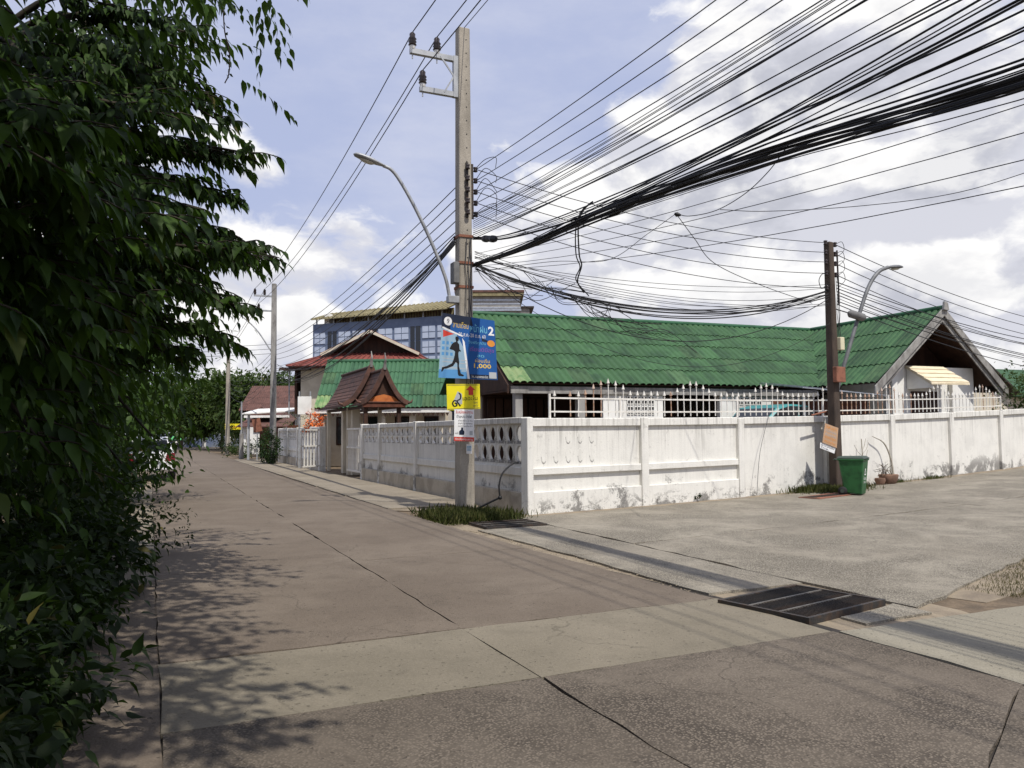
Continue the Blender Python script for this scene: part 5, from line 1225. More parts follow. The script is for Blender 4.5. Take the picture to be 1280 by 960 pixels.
b = MB(); b.box((-23.32, 67.03, 2.2), (1.45, .04, .5)); b.build('board', 'print_yellow', fs); lettering('ร้านอาหาร', mp, (.12, .25, .88, .78), 'print_red', fs)
for x in (-23.9, -22.75): b = MB(); b.box((x, 67.09, 1.2), (.06, .06, 2.4)); b.build('post', 'steel_grey', fs)
fr = thing('road_sign', 'pink red tilted sign plate on a thin post by the bush', 'sign', (-15.3, 48, 0))
b = MB(); b.box((-15.3, 48, 2.1), (.5, .04, .8), (Vector((.96, 0, .2)).normalized(), Vector((0, 1, 0)), Vector((-.2, 0, .96)).normalized())); b.build('board', 'rusty_box', fr)
b = MB(); b.box((-15.3, 48.06, 1.0), (.06, .06, 2.0)); b.build('post', 'steel_grey', fr)
cp = thing('marker_post', 'short weathered wooden post at the carport roadside', 'post', (-16.9, 50, 0))
b = MB(); b.tube([(-16.9, 50, -.1), (-16.9, 50, 1.6)], [.16, .13], 8); b.build('shaft', 'grey_wood', cp); b = MB(); b.tube([(-16.9, 50, 1.6), (-16.92, 50, 3.6)], .05, 6); b.build('pipe', 'steel_grey', cp)

# ================================================================== wheelie bin, pot and litter by the wall
BC = Vector((7.82, 18.45, 0)); BC.z = gz(7.82, 18.45)
bx_ = Vector((.80, -.60, 0)); by_ = Vector((.60, .80, 0))   # bx_ = the bin's front
wb = thing('wheelie_bin', 'green wheelie bin with white print standing by the brown pole', 'bin', BC)
def bp(x, y, z): return BC + (bx_ * x + by_ * y + UP * z) * .93
b = MB(); b.hexa([bp(-.17, -.20, .06), bp(.22, -.20, .02), bp(.22, .20, .02), bp(-.17, .20, .06), bp(-.29, -.27, .86), bp(.29, -.27, .86), bp(.29, .27, .86), bp(-.29, .27, .86)]); b.build('body', 'bin_green', wb, bevel=.02)
b = MB(); b.hexa([bp(-.31, -.29, .84), bp(.31, -.29, .84), bp(.31, .29, .84), bp(-.31, .29, .84), bp(-.31, -.29, .885), bp(.31, -.29, .885), bp(.31, .29, .885), bp(-.31, .29, .885)]); b.build('rim', 'bin_green', wb, bevel=.012)
b = MB(); b.hexa([bp(-.33, -.295, .888), bp(.34, -.295, .888), bp(.34, .295, .888), bp(-.33, .295, .888), bp(-.30, -.25, .945), bp(.26, -.22, .955), bp(.26, .22, .955), bp(-.30, .25, .945)]); b.build('lid', 'bin_lid', wb, bevel=.015)
b = MB(); b.tube([bp(-.36, -.24, .88), bp(-.40, -.22, .86), bp(-.40, .22, .86), bp(-.36, .24, .88)], .018, 6); b.build('handle', 'bin_lid', wb)
for s_ in (-1, 1):
    b = MB(); b.lathe([(.03, -.03), (.10, -.028), (.10, .028), (.03, .03)], bp(-.21, s_ * .24, .10), 14, (bx_, UP, by_)); wh = b.build('wheel', 'rubber', wb)
    b = MB(); b.lathe([(.045, -.036), (.045, .036)], bp(-.21, s_ * .24, .10), 10, (bx_, UP, by_)); b.build('hub', 'bin_lid', wh)
for y in (-.14, .0, .14): b = MB(); b.bar(bp(-.205, y, .2), bp(-.30, y, .82), .03, .015, bx_); b.build('rib', 'bin_green', wb)
nf = (bx_ + UP * -.085).normalized()
mp = quadmap(bp(.275, -.17, .66), bp(.275, .17, .66), bp(.242, .17, .25), bp(.242, -.17, .25), nf)
stroke(mp, [(.35, .72), (.5, .95), (.66, .72)], .035, 'print_white', wb, .006); stroke(mp, [(.30, .66), (.5, .60), (.70, .66)], .035, 'print_white', wb, .006)
lettering('ทิ้งขยะ', mp, (.15, .30, .85, .50), 'print_white', wb); lettering('เทศบาล', mp, (.2, .10, .8, .22), 'print_white', wb)
pt = thing('planter', 'old brown planter tub with dry stalks against the wall', 'planter', ln(11.3, .3))
b = MB(); b.lathe([(.17, 0), (.22, .08), (.25, .22), (.24, .24), (.2, .22), (.15, .18)], ln(11.3, .32), 12); b.build('tub', 'terracotta', pt)
b = MB(); b.lathe([(.1, 0), (.14, .1), (.13, .16)], ln(10.95, .3, .0), 10); b.build('tub', 'terracotta', pt)
for k in range(14):
    a_ = random.uniform(0, 6.28); c = ln(11.15 + random.uniform(-.25, .25), .3 + random.uniform(-.1, .15), .2); q = c + Vector((math.cos(a_) * .2, math.sin(a_) * .12, random.uniform(.05, .35)))
    b = MB(); b.tube([c, c.lerp(q, .5) + UP * .08, q], .008, 4); b.build('stalk', 'bark', pt)
sap = thing('dead_sapling', 'dead bare sapling bent against the white wall by the planter', 'sapling', ln(11.7, .18))
b = MB(); b.tube(bez([ln(11.75, .2, 0), ln(11.7, .16, .6), ln(11.5, .1, 1.05), ln(11.05, .06, 1.25)], 6), [.03 - .001 * k for k in range(19)], 6); b.build('stem', 'bark_pale', sap)
b = MB(); b.tube(bez([ln(10.5, .2, 0), ln(10.48, .14, .6), ln(10.5, .1, 1.2)], 5), .014, 5); b.build('stem', 'bark_pale', sap)
for dz, dx in ((.6, .3), (.75, -.28), (.9, .22), (.8, .35)): b = MB(); b.tube([ln(10.49, .12, dz), ln(10.49 + dx * .6, .1, dz + .12), ln(10.49 + dx, .08, dz + .3)], .007, 4); b.build('twig', 'bark_pale', sap)

# ================================================================== vehicles and rider
yd = MB(); lbox(yd, 1, 14.5, -5.5, -.30, -.05, .49); struct(yd.build('yard', 'pavement_concrete'))
tc_ = thing('parked_car', 'teal car with dark windows parked inside behind the spiked railing', 'car', ln(11.9, -3.0))
CX = DR; CY = -WN; co_ = ln(11.9, -3.2) + UP * .50
prof = [(-2.0, .35), (-2.05, .8), (-1.9, .98), (-1.2, 1.08), (-.5, 1.62), (.0, 1.72), (.9, 1.70), (1.5, 1.25), (2.0, 1.12), (2.05, .6), (1.95, .35)]
b = MB(); b.prism([co_ + CX * x + UP * z for x, z in prof], CY * 1.6); b.build('body', 'teal_cover', tc_, bevel=.06)
b = MB(); b.prism([co_ + CX * x + UP * z - CY * .012 for x, z in ((-1.08, 1.12), (-.48, 1.56), (.0, 1.655), (.36, 1.655), (.36, 1.15))], CY * .02); b.build('window', 'glass_dark', tc_)
b = MB(); b.prism([co_ + CX * x + UP * z - CY * .012 for x, z in ((.44, 1.15), (.44, 1.65), (.86, 1.63), (1.36, 1.25), (1.36, 1.15))], CY * .02); b.build('window', 'glass_dark', tc_)
b = MB(); b.hexa([co_ + CX * -1.16 + UP * 1.12 + CY * .08, co_ + CX * -1.16 + UP * 1.12 + CY * 1.5, co_ + CX * -1.14 + UP * 1.10 + CY * 1.5, co_ + CX * -1.14 + UP * 1.10 + CY * .08, co_ + CX * -.56 + UP * 1.60 + CY * .12, co_ + CX * -.56 + UP * 1.60 + CY * 1.46, co_ + CX * -.54 + UP * 1.58 + CY * 1.46, co_ + CX * -.54 + UP * 1.58 + CY * .12]); b.build('windscreen', 'glass_dark', tc_)
for x in (-1.3, 1.3):
    for y in (.0, 1.45): b = MB(); b.lathe([(.1, 0), (.31, .02), (.31, .15), (.1, .17)], co_ + CX * x + CY * y + UP * .31, 14, (CX, UP, CY)); b.build('wheel', 'rubber', tc_)

PC = st(.80, 30.5); CF = D; CS = N
pc = thing('parked_car', 'white car with dark red tail lamp half hidden under the dark tree', 'car', st(.0, 31))
def cpt(x, y, z): return st(.0, 29.9) + CF * x + CS * y + UP * z
prof = [(.0, .32), (-.05, .62), (.0, .95), (.28, 1.02), (.75, 1.42), (1.3, 1.50), (2.2, 1.46), (2.9, 1.02), (3.8, .92), (4.1, .72), (4.1, .32)]
def loft(rings):
    b = MB(); n = len(rings[0]); b.add([p for r in rings for p in r], [(i * n + k, i * n + (k + 1) % n, (i + 1) * n + (k + 1) % n, (i + 1) * n + k) for i in range(len(rings) - 1) for k in range(n)] + [tuple(range(n))[::-1], tuple(range((len(rings) - 1) * n, len(rings) * n))], False); return b
tum = lambda z: .0 if z < .95 else (z - .95) * .32
loft([[cpt(x + .08, -.80 + tum(z) + .05, z) for x, z in prof], [cpt(x, -.72 + tum(z), z) for x, z in prof], [cpt(x, .72 - tum(z), z) for x, z in prof], [cpt(x + .08, .80 - tum(z) - .05, z) for x, z in prof]]).build('body', 'car_white', pc, bevel=.04)
b = MB(); b.hexa([cpt(.24, -.62, 1.03), cpt(.24, .62, 1.03), cpt(.30, .62, 1.03), cpt(.30, -.62, 1.03), cpt(.68, -.52, 1.38), cpt(.68, .52, 1.38), cpt(.74, .52, 1.38), cpt(.74, -.52, 1.38)]); b.build('rear_window', 'glass_dark', pc)
for s_ in (-1, 1):
    b = MB(); b.hexa([cpt(-.045, s_ * .46, .66), cpt(-.045, s_ * .77, .66), cpt(.2, s_ * .79, .66), cpt(.05, s_ * .46, .66), cpt(-.02, s_ * .52, .93), cpt(-.02, s_ * .765, .95), cpt(.22, s_ * .785, .95), cpt(.05, s_ * .52, .93)]); b.build('tail_lamp', 'lamp_red', pc)
    for x in (.75, 3.25): b = MB(); b.lathe([(.1, -.10), (.31, -.09), (.31, .09), (.1, .1)], cpt(x, s_ * .72, .31), 16, (CF, UP, CS)); w_ = b.build('wheel', 'rubber', pc); b = MB(); b.lathe([(.05, -.105), (.19, -.105), (.19, .105), (.05, .105)], cpt(x, s_ * .72, .31), 12, (CF, UP, CS)); b.build('rim', 'steel_grey', w_)
b = MB(); b.box(cpt(-.01, 0, .47), (1.5, .1, .22), (CS, CF, UP)); b.build('bumper', 'car_white', pc, bevel=.03)
b = MB(); b.box(cpt(-.06, 0, .74), (.34, .02, .13), (CS, CF, UP)); b.build('number_plate', 'print_white', pc)

MB0 = st(2.0, 74.5); mf = -D; ms = -N
mk = thing('motorcycle', 'dark motorcycle with bright headlamp riding towards us far down the street', 'motorcycle', MB0)
def mpt(x, y, z): return MB0 + mf * x + ms * y + UP * z
for x in (.62, -.62):
    b = MB(); pts = [mpt(x + .27 * math.cos(6.28318 * k / 16), 0, .29 + .27 * math.sin(6.28318 * k / 16)) for k in range(17)]; b.tube(pts, .045, 6, False); w_ = b.build('wheel', 'rubber', mk)
    b = MB(); b.lathe([(.05, -.03), (.2, -.01), (.2, .01), (.05, .03)], mpt(x, 0, .29), 10, (mf, UP, ms)); b.build('rim', 'steel_grey', w_)
b = MB(); b.tube([mpt(-.75, 0, .78), mpt(-.2, 0, .74), mpt(.1, 0, .5), mpt(.35, 0, .55), mpt(.5, 0, .95)], [.09, .13, .12, .14, .10], 8); b.build('frame', 'plastic_black', mk)
b = MB(); b.tube([mpt(.62, 0, .3), mpt(.5, 0, 1.0)], .04, 6); b.build('fork', 'steel_grey', mk)
b = MB(); b.tube([mpt(.4, -.34, 1.03), mpt(.5, -.1, .98), mpt(.5, .1, .98), mpt(.4, .34, 1.03)], .02, 6); b.build('handlebar', 'steel_dark', mk)
b = MB(); b.lathe([(.02, -.05), (.09, .0), (.085, .03), (.02, .045)], mpt(.60, 0, .92), 10, (ms, UP, mf)); b.build('headlamp', 'lamp_lens', mk)
b = MB(); b.tube([mpt(-.7, 0, .84), mpt(-.05, 0, .80)], [.13, .12], 8); b.build('seat', 'rubber', mk)
pe = thing('person', 'person in green jacket and pale helmet riding the far motorcycle', 'person', MB0)
def skinned(name, joints, edges, mat, par, sub=1):
    me = bpy.data.meshes.new(name); me.from_pydata([Vector(j[0]) - WLOC[par.name] for j in joints], edges, [])
    o = bpy.data.objects.new(name, me); COL.objects.link(o)
    m = o.modifiers.new('s', 'SKIN'); 
    if not me.skin_vertices: me.attributes
    o.modifiers.new('d', 'SUBSURF').levels = sub
    for v, j in zip(me.skin_vertices[0].data, joints): v.radius = (j[1], j[1])
    me.skin_vertices[0].data[0].use_root = True
    ev = o.evaluated_get(bpy.context.evaluated_depsgraph_get()); nm = bpy.data.meshes.new_from_object(ev); bpy.data.objects.remove(o)
    nm.materials.clear(); nm.materials.append(MATS[mat]); nm.polygons.foreach_set('use_smooth', [True] * len(nm.polygons))
    return mesh_part(name, nm, par) if False else _lk(name, nm, par)
def _lk(name, nm, par):
    o = bpy.data.objects.new(name, nm); COL.objects.link(o); o.parent = par; WLOC[o.name] = WLOC[par.name]; return o
J_ = [(mpt(-.25, 0, .92), .15), (mpt(-.2, 0, 1.15), .15), (mpt(-.12, 0, 1.38), .16), (mpt(-.08, 0, 1.50), .06), (mpt(-.05, 0, 1.62), .09), (mpt(-.05, 0, 1.70), .085),
      (mpt(-.12, .20, 1.40), .075), (mpt(.08, .36, 1.18), .06), (mpt(.38, .32, 1.05), .045), (mpt(-.12, -.20, 1.40), .075), (mpt(.08, -.36, 1.18), .06), (mpt(.38, -.32, 1.05), .045),
      (mpt(-.2, .12, .88), .11), (mpt(.25, .2, .80), .085), (mpt(.12, .2, .40), .06), (mpt(.25, .2, .33), .05), (mpt(-.2, -.12, .88), .11), (mpt(.25, -.2, .80), .085), (mpt(.12, -.2, .40), .06), (mpt(.25, -.2, .33), .05)]
skinned('body', J_, [(0, 1), (1, 2), (2, 3), (3, 4), (4, 5), (2, 6), (6, 7), (7, 8), (2, 9), (9, 10), (10, 11), (0, 12), (12, 13), (13, 14), (14, 15), (0, 16), (16, 17), (17, 18), (18, 19)], 'trousers', pe)
JJ = [J_[1], (mpt(-.12, 0, 1.38), .18), (mpt(-.12, .21, 1.40), .09), (mpt(.08, .36, 1.18), .072), (mpt(.33, .33, 1.07), .06), (mpt(-.12, -.21, 1.40), .09), (mpt(.08, -.36, 1.18), .072), (mpt(.33, -.33, 1.07), .06), (mpt(-.25, 0, .98), .17)]
skinned('jacket', JJ, [(0, 1), (1, 2), (2, 3), (3, 4), (1, 5), (5, 6), (6, 7), (0, 8)], 'jacket_green', pe)
b = MB(); b.lathe([(.10, -.06), (.145, -.02), (.15, .05), (.12, .13), (.06, .17), (.01, .18)], mpt(-.06, 0, 1.69), 12); b.build('helmet', 'helmet', pe)
b = MB(); b.lathe([(.11, -.07), (.118, .02)], mpt(-.025, 0, 1.67), 12); b.build('visor', 'glass_dark', pe)
b = MB(); b.lathe([(.085, -.05), (.1, .0), (.09, .05)], mpt(-.0, 0, 1.60), 10); b.build('face', 'skin', pe)
# ================================================================== the big tree on the verge
TB = Vector((-5.6, 8.2, 0))
tree = thing('roadside_tree', 'dense dark green tree with drooping pointed leaves overhanging the street', 'tree', TB)
LO, LY, LZ, LS = [], [], [], []
def twig(p, d, L, size, gap=.046):
    """arching shoot with leaves hung in two ranks"""
    nd = p[0] * N.x + p[1] * N.y
    if nd + .25 > np.interp(p[1], [0, 5, 6.5, 8, 9], [.3, .42, .72, 1.45, 1.7]) and p[2] < 1.8 + .57 * max(p[1], 0): return [p, p + d * .01]
    if p[2] < 2.15 and nd > -.45 - .25 * max(0, 1.6 - p[2]): return [p, p + d * .01]
    d = d / np.linalg.norm(d); side = np.cross(d, [0, 0, 1.]); side = side / max(np.linalg.norm(side), 1e-3)
    n = max(4, int(L / gap)); pts = []
    for i in range(n):
        t = (i + .5) / n; q = p + d * (L * t) + np.array([0, 0, -.32 * L * t * t]); pts.append(q)
        s = 1 if i % 2 else -1
        yd = d * (.35 + .5 * t) + side * s * (.62 - .3 * t) + np.array([0, 0, -.70 - .45 * RNG.random()]) + RNG.normal(size=3) * .14
        zd = np.array([0, 0, 1.]) + side * s * .35 + d * .35 + RNG.normal(size=3) * .22
        LO.append(q); LY.append(yd); LZ.append(zd); LS.append(size * (.5 + .8 * RNG.random() ** .8) * (1.0 if t < .85 else .75))
    return pts
limbs = MB(); TW = MB()
def limb(pts, r0, r1):
    P = bez(pts, 7); limbs.tube(P, [r0 + (r1 - r0) * i / (len(P) - 1) for i in range(len(P))], 6); return P
def bough(tip, start, ntw, size, Ls=(.45, .8), rise=.35):
    """limb from the crown's heart to TIP with shoots along its outer half"""
    tip = Vector(tip); start = Vector(start); mid = start.lerp(tip, .55) + UP * rise
    P = limb([start, mid, tip], .05, .008)
    ax = (tip - start).normalized()
    for k in range(ntw):
        u = .40 + .60 * (k + RNG.random()) / ntw; i = min(len(P) - 2, int(u * (len(P) - 1))); p = P[i].lerp(P[i + 1], RNG.random())
        a = RNG.uniform(-1.25, 1.25); d = Matrix.Rotation(a, 3, 'Z') @ ax; d.z = RNG.uniform(-.15, .45)
        pts = twig(np.array(p), np.array(d), RNG.uniform(*Ls) * (1.0 if u < .9 else .8), size)
        TW.tube([Vector(q) for q in pts[::3]] + [Vector(pts[-1])], .006, 4, False)
HEART = [Vector((-5.4, 8.0, 2.6)), Vector((-5.5, 8.3, 4.0)), Vector((-5.6, 8.0, 5.4)), Vector((-5.2, 7.2, 1.9))]
# outer boughs that make the outline towards the street: (tip in the place, size)
TIPS = [((-2.62, 8.1, 4.45), 1), ((-2.95, 8.0, 4.75), 1), ((-2.85, 8.3, 4.0), 1), ((-2.7, 8.6, 3.6), 0), ((-2.45, 8.2, 3.4), 0), ((-2.7, 8.0, 2.85), 0), ((-3.3, 7.9, 2.3), 0),
        ((-2.5, 7.2, 3.25), 0), ((-3.3, 8.6, 5.3), 2), ((-3.4, 8.2, 5.8), 2), ((-3.1, 7.6, 2.9), 1), ((-3.1, 6.9, 1.55), 0), ((-3.6, 7.4, 1.3), 0), ((-3.1, 6.6, 2.4), 0),
        ((-2.4, 4.3, 3.2), 1), ((-2.5, 4.6, 2.95), 1), ((-2.75, 4.9, 3.5), 1), ((-2.3, 5.2, 2.9), 1), ((-2.8, 5.4, 2.2), 1), ((-3.0, 5.2, 1.45), 0), ((-3.0, 5.0, 2.6), 1), ((-2.6, 6.1, 3.3), 1), ((-2.85, 6.0, 2.6), 0),
        ((-2.25, 3.3, 3.4), 1), ((-2.45, 3.5, 3.2), 1), ((-2.3, 3.6, 2.8), 1), ((-2.7, 3.9, 2.2), 1), ((-3.0, 3.9, 1.5), 0), ((-3.0, 6.3, 4.0), 1), ((-3.1, 6.7, 4.5), 1), ((-3.3, 7.2, 4.8), 1), ((-2.75, 6.2, 4.1), 1)]
for i, (tip, h) in enumerate(TIPS):
    hs = HEART[min(2, h + (1 if tip[2] > 4.5 else 0))]
    hs = hs.copy(); hs.y = hs.y * .4 + tip[1] * .6 if abs(tip[1] - hs.y) > 2 else hs.y; hs.x = min(hs.x, tip[0] - 2.2)
    sz = .195 if tip[1] < 5.6 else .165 if tip[1] < 7.3 else .15
    bough(tip, hs, 22, sz, (.28, .55))
    for k in range(3):
        t2 = (tip[0] - RNG.uniform(.25, .9), tip[1] + RNG.uniform(-.5, .5), tip[2] + RNG.uniform(-.35, .3)); bough(t2, hs, 15, sz, (.3, .6))
# crown interior and the part that spreads overhead
CROWN = [(-5.6, 8.0, 3.2, 2.6, 3.0, 2.4, 330), (-5.5, 8.2, 5.6, 2.7, 3.2, 1.6, 240), (-4.5, 4.6, 3.0, 1.7, 2.2, 2.2, 300), (-4.9, 3.4, 1.5, 2.0, 2.6, 1.5, 170), (-5.2, 7.2, 1.2, 2.2, 2.6, 1.2, 170),
         (-3.6, 3.4, 5.4, 2.3, 2.8, 1.0, 250), (-2.7, 0.9, 5.5, 2.2, 2.3, 1.0, 420), (-3.4, -1.6, 5.0, 2.6, 2.4, 1.4, 150), (-4.1, 6.2, 5.2, 1.4, 1.9, .9, 90), (-7.2, 6, 3, 2.0, 5, 3, 170), (-4.3, 1.6, 2.6, 1.7, 1.8, 1.8, 140), (-2.6, 4.9, 7.0, 1.9, 1.9, .6, 320), (-3.6, 7.6, 7.0, 2.0, 2.2, .8, 190), (-.95, 1.0, 5.9, 1.35, 1.6, .7, 330), (-1.9, 3.0, 6.6, 1.6, 1.6, .6, 300)]
for cx, cy, cz, rx, ry, rz, nt in CROWN:
    for k in range(nt):
        u = RNG.normal(size=3); u /= np.linalg.norm(u); r = .35 + .65 * RNG.random() ** .6
        p = np.array([cx, cy, cz]) + u * r * np.array([rx, ry, rz])
        if p[2] < .25: continue
        d = u * np.array([1, 1, .35]) + RNG.normal(size=3) * .35; twig(p, d, RNG.uniform(.4, .75), .16, .062)
limb([TB + UP * -.1, TB + Vector((.05, -.1, 1.2)), TB + Vector((.15, -.2, 2.6)), TB + Vector((.1, -.1, 4.2)), TB + Vector((0, 0, 6))], .19, .05)
limb([TB + Vector((.1, -.1, 1.5)), Vector((-4.6, 5.5, 3.2)), Vector((-3.4, 3.0, 4.9)), Vector((-2.6, .6, 5.4))], .10, .03)
limb([TB + Vector((.1, -.1, 2.4)), Vector((-4.4, 6.4, 4.6)), Vector((-3.3, 5.2, 5.2))], .08, .02)
limbs.build('trunk', 'twig_bark', tree); TW.build('twigs', 'twig_bark', tree, kind='stuff')
LO = np.array(LO); LY = np.array(LY); LZ = np.array(LZ); LS = np.array(LS)
# nothing of the crown hangs over the open street beyond its drip line, save unseen overhead leaves kept for their shade, nor into the lens
nn = LO[:, 0] * N.x + LO[:, 1] * N.y
drip = np.interp(LO[:, 1], [0, 5, 6.5, 8, 9], [.3, .42, .72, 1.45, 1.7])
keep = (nn < 2.2) & ((nn < drip) | (LO[:, 2] > 1.8 + .57 * np.maximum(LO[:, 1], 0))) & ~((np.abs(LO[:, 0]) < 1.0) & (np.abs(LO[:, 1]) < 1.2) & (LO[:, 2] < 4)) & (LO[:, 2] > .05)
LO, LY, LZ, LS = LO[keep], LY[keep], LZ[keep], LS[keep]
# the leaves that show largest are objects of their own
F3 = np.array(_F); R3 = np.array(_R); U3 = np.array(_U); rel = LO - np.array([0, 0, CAM_Z]); dep = rel @ F3
px = rel @ R3 / np.maximum(dep, .01) * F_PX; py = rel @ U3 / np.maximum(dep, .01) * F_PX
inv = (dep > .6) & (np.abs(px) < 640) & (np.abs(py) < 480)
cell = {}
for i in np.argsort(dep):
    if inv[i]: cell.setdefault((int(px[i] // 16), int(py[i] // 16)), i)
own = sorted(cell.values(), key=lambda i: dep[i] / LS[i])[:300]; ownset = np.zeros(len(LO), bool); ownset[own] = True
mesh_part('foliage', leaf_mesh('foliage', 'leaf_tree', LO[~ownset], LY[~ownset], LZ[~ownset], LS[~ownset]), tree, 'stuff')
lm = [leaf_mesh('leaf', 'leaf_tree', [(0, 0, 0)], [(0, 1, 0)], [(0, 0, 1)], [1.], tint=np.array([k / 4])) for k in range(4)]
for j, i in enumerate(own):
    y = Vector(LY[i]).normalized(); z = Vector(LZ[i]); z = (z - y * z.dot(y)).normalized(); x = y.cross(z)
    piece('leaf', lm[j % 4], tree, frame(Vector(LO[i]), x * LS[i], y * LS[i], z * LS[i]))
vn = thing('hanging_vine', 'thin dry tendril dangling from the tree against the sky', 'vine', (-1.3, 3.6, 3.2))
b = MB(); b.tube(bez([at(279, 12, 3.6), at(281, 40, 3.6), at(287, 68, 3.6), at(286, 92, 3.6), at(281, 104, 3.6)], 6), .003, 4); b.build('stem', 'bark', vn)
O = [at(280 + 7 * k / 14 + random.uniform(-1, 2), 20 + k * 6, 3.6) for k in range(14)]
mesh_part('leaves', leaf_mesh('leaves', 'leaf_dark', [tuple(o) for o in O], RNG.normal(size=(14, 3)) + np.array([0, 0, -.6]), RNG.normal(size=(14, 3)), np.full(14, .03), True), vn, 'stuff')

# ------------------------------------------------------------------ understorey along the verge
SH = [((-3.7, 5.1, 0), [(0, 0, .55, .75, .9, .65)], 'broad dark shrub filling the verge under the big tree'),
      ((-4.4, 7.1, 0), [(0, 0, .65, .8, 1.1, .75)], 'tall dark shrub between trunk and street under the big tree'),
      ((-2.65, 3.95, 0), [(0, 0, .34, .55, .8, .46)], 'low leafy shrub nearest the bottom edge of the verge'),
      ((-5.2, 9.4, 0), [(0, 0, .7, .8, 1.3, .85)], 'leafy shrub past the big tree trunk at the street edge'),
      ((-6.9, 12.0, 0), [(0, 0, 1.0, .9, 1.6, 1.15)], 'dense dark bush further along the shaded verge'),
      ((-8.2, 15.0, 0), [(0, 0, 1.0, .8, 1.6, 1.2)], 'last dark bush on the verge before the white car'),
      ((-2.35, 2.9, 0), [(0, 0, .3, .5, .6, .4)], 'dark low shrub in the near corner of the verge'),
      ((-3.45, 5.6, 0), [(0, 0, .35, .55, .9, .45)], 'low dark shrub spilling over the edge strip mid verge'),
      ((-4.1, 7.6, 0), [(0, 0, .35, .5, .9, .42)], 'small dark shrub at the edge strip below the drooping boughs'),
      ((-5.3, 4.2, 0), [(0, 0, .9, 1.0, 1.4, 1.1)], 'deep shadowed bush behind the low leafy shrub')]
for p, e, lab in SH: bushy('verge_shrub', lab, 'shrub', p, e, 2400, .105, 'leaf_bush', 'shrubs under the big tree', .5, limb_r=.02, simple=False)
bushy('verge_shrub', 'fine leaved sprig leaning out over the pale edge strip', 'shrub', (-5.05, 10.6, 0), [(.35, 0, .35, .5, .5, .32)], 420, .055, 'leaf_bush', None, .4, limb_r=.012)
bushy('roadside_tree', 'second dark tree overhanging the white car', 'tree', (-14.4, 26.5, 0), [(0, 0, 3.6, 3.0, 4, 2.4), (1.0, -1, 2.6, 1.7, 2.5, 1.2), (-1, -5, 4, 2.6, 3, 2.6), (1.6, .5, 4.4, 1.5, 2.6, 1.2)], 9000, .2, 'leaf_tree', None, 2.5, limb_r=.13, simple=False)
bushy('roadside_tree', 'third dark tree of the verge row behind the big tree', 'tree', (-9.4, 17.5, 0), [(0, 0, 3.4, 2.2, 3.6, 2.8), (-1, 1, 1.4, 2.4, 3, 1.5)], 9000, .2, 'leaf_tree', None, 2.5, limb_r=.14, simple=False)
bushy('roadside_tree', 'broad tree closing the verge behind the shrubs', 'tree', (-9.6, 9.0, 0), [(0, 0, 3.2, 2.0, 4.5, 3.4), (.3, -4, 2.2, 1.8, 3.5, 2.4)], 9000, .2, 'leaf_tree', None, 2.5, limb_r=.14, simple=False)
# trees down the street
TR = [((-24.5, 76, 0), [(0, 0, 4.2, 3.4, 3, 3.0), (2.0, 0, 5.2, 2.4, 2.4, 2.2), (-2, 1, 5.4, 2.6, 2.6, 2.4)], 3.0, 'tall dark tree behind the pale slim pole'),
      ((-30.5, 84, 0), [(0, 0, 4.5, 3.6, 3, 3.2), (-2.4, 0, 4, 2.6, 2.6, 2.6)], 3.0, 'dark round tree over the end of the street'),
      ((-20.8, 80, 0), [(0, 0, 4.2, 3.0, 3, 2.8), (1.8, 0, 5.4, 2.0, 2, 1.8)], 3.0, 'dark tree behind the brown tiled roof'),
      ((-38, 92, 0), [(0, 0, 5, 4, 3.5, 3.6), (-4, 1, 5, 3.6, 3, 3.4)], 3.2, 'wide dark tree beyond the motorcycle'),
      ((-32, 118, 0), [(0, 0, 6, 6, 4, 4), (6, 2, 6.5, 5, 4, 4)], 4, 'pale far tree rising behind the street end'),
      ((-21.3, 112, 0), [(0, 0, 7.2, 3.2, 3, 2.6)], 5, 'distant tree crown above the brown roof ridge')]
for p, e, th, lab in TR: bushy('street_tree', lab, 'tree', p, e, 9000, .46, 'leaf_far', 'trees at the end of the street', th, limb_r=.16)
bushy('round_bush', 'round dark green bush against the far end of the street wall', 'bush', (-12.75, 42.0, 0), [(0, 0, .85, .58, .58, .85)], 2600, .11, 'leaf_dark', None, .8, limb_r=.04)
bushy('roadside_shrub', 'low green shrubs below the small yellow shop sign', 'shrub', (-21.2, 62, 0), [(0, 0, .6, 1.3, 1.2, .7), (-2.2, 4, 1.2, 1.2, 1.2, 1.3)], 1800, .16, 'leaf_bush', None, .6, limb_r=.03)
bushy('roadside_shrub', 'small shrub at the foot of the carport post', 'shrub', (-18.2, 53.5, 0), [(0, 0, .4, .9, .8, .5)], 700, .13, 'leaf_far', None, .4, limb_r=.02)
bushy('orange_plant', 'bright orange leaved plant on the wall beside the gate', 'plant', (-9.05, 36.6, 0), [(0, 0, 2.0, .38, .3, .55)], 650, .12, 'grass_blade', None, 1.6, limb_r=.03)
op = bpy.data.objects['orange_plant']
for ch in op.children:
    if ch.name.startswith('crown'): ch.data.materials.clear(); ch.data.materials.append(MATS['orange_leaf'])
bushy('thin_shrub', 'dry brown shrub peeping over the far street wall', 'shrub', (-11.2, 41.5, 0), [(0, 0, 2.2, 1.1, .8, .6)], 260, .09, 'grass_blade', None, 1.7, limb_r=.03)
bushy('garden_tree', 'bushy olive green tree past the gable at the lane', 'tree', (18.2, 27.6, gz(18.2, 27.6)), [(-.1, 0, 1.9, 1.05, 1.2, 1.5), (.9, .3, 2.5, 1.1, 1.1, 1.0)], 4200, .13, 'leaf_far', None, 1.2, limb_r=.06)
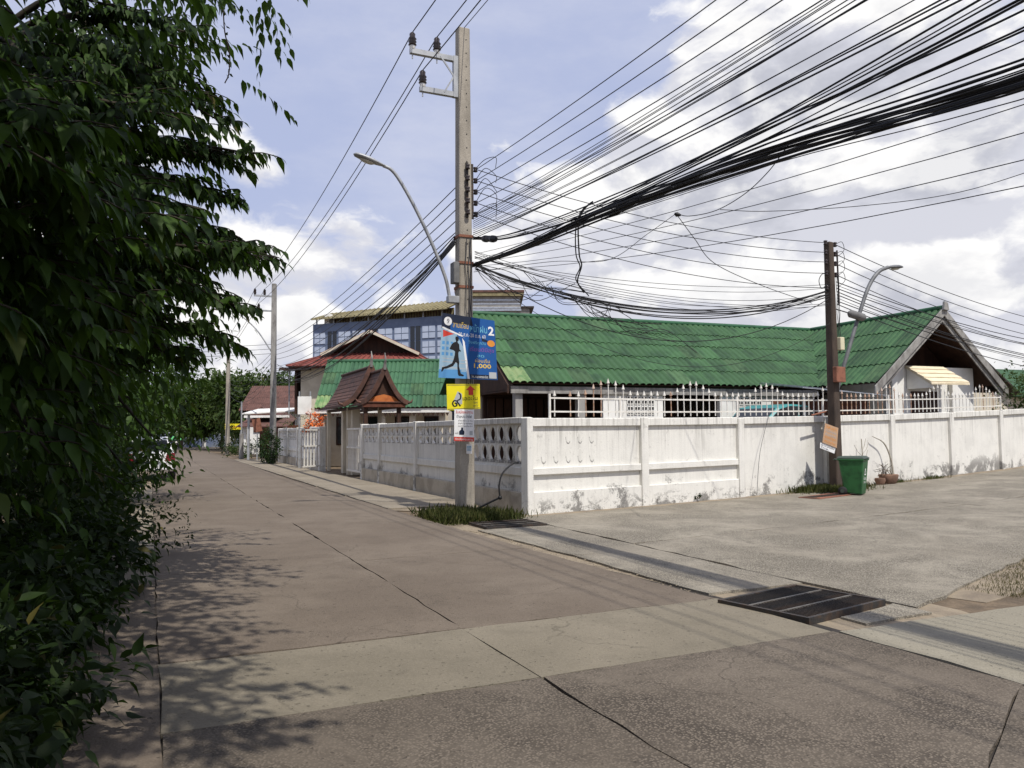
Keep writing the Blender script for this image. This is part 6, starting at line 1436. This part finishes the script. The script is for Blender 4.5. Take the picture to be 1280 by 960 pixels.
bushy('street_tree', 'small tree crown showing between far pole and red roof house', 'tree', (-18, 80, 0), [(0, 0, 6.1, 1.8, 1.6, 1.4)], 700, .3, 'leaf_far', None, 5, limb_r=.1)
# ------------------------------------------------------------------ grass and weeds
def grass(name, places, h, mat='grass_blade'):
    n = len(places); O = np.array(places); yd = RNG.normal(size=(n, 3)) * .45 + np.array([0, 0, 1.]); 
    o = bpy.data.objects.new(name, leaf_mesh(name, mat, O, yd, RNG.normal(size=(n, 3)), h * (.5 + RNG.random(n)), 'grass')); COL.objects.link(o); o['kind'] = 'stuff'; return o
pl = []
for k in range(6000):
    n_, d_ = random.gauss(5.3, .38), random.gauss(13.75, .50)
    if 4.55 < n_ < 6.5 and 12.95 < d_ < 15.6: pl.append(st(n_, d_, -.03))
grass('grass', pl, .16)
pl = [ln(random.gauss(8.6, .5), abs(random.gauss(.35, .3)) + .05, -.03) for k in range(3200)] + [ln(random.gauss(9.7, .25), abs(random.gauss(.3, .15)) + .04, -.03) for k in range(500)]
grass('grass', pl, .15, 'grass_blade')
pl = [ln(random.gauss(13.6, .3), abs(random.gauss(.2, .12)) + .04, -.03) for k in range(240)] + [ln(random.gauss(12, .2), abs(random.gauss(.2, .1)) + .04, -.02) for k in range(120)]
grass('grass', pl, .09)
pl = []
while len(pl) < 22000:
    s_, o_ = random.uniform(-.6, 5), random.uniform(7.3, 10.5); v = ln(s_, o_)
    if o_ > 8.42 - .36 * min(2.6, s_) + random.gauss(0, .22) and (v - st(7.5, 4.4)).dot(D) > .42 and random.random() < .9: pl.append(ln(s_, o_, -.03))
grass('grass', pl, .03, 'grass_dry')
pl = []
for k in range(5000):
    n_, d_ = -abs(random.gauss(0, .9)) - .55, random.uniform(1.5, 22); pl.append(st(n_, d_, -.03))
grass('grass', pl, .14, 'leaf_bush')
# dead leaves and grit on the verge
O = [tuple(st(-.35 - abs(random.gauss(0, .45)), random.uniform(2.5, 14), -.015)) for k in range(1600)]
o = bpy.data.objects.new('leaf_litter', leaf_mesh('leaf_litter', 'soil', O, RNG.normal(size=(1600, 3)) * np.array([1, 1, .1]), RNG.normal(size=(1600, 3)) * .3 + np.array([0, 0, 1]), .03 + .05 * RNG.random(1600), True)); COL.objects.link(o); o['kind'] = 'stuff'
# small green weed at the foot of the white wall
bushy('weed', 'small green weed growing at the foot of the white wall', 'weed', ln(4.45, .12), [(0, 0, .09, .08, .08, .11)], 90, .05, 'leaf_bush', None, .08, limb_r=.004)
# loose grit along the broken slab edges
b = MB()
for k in range(900):
    if random.random() < .6: c = st(random.gauss(4.74, .10), random.uniform(6.2, 13), -.012)
    else: c = ln(random.uniform(.2, 14), abs(random.gauss(.12, .14)) + .03, .002)
    r = random.uniform(.004, .011); a_ = random.uniform(0, 3); x = Vector((math.cos(a_), math.sin(a_), 0)) * r; y = Vector((-math.sin(a_), math.cos(a_), 0)) * r * .8
    b.add([c - x - y, c + x - y, c + x + y, c - x + y, c + UP * r * .9], [(0, 1, 4), (1, 2, 4), (2, 3, 4), (3, 0, 4)])
b.build('gravel', 'plinth_bare', None, kind='stuff')
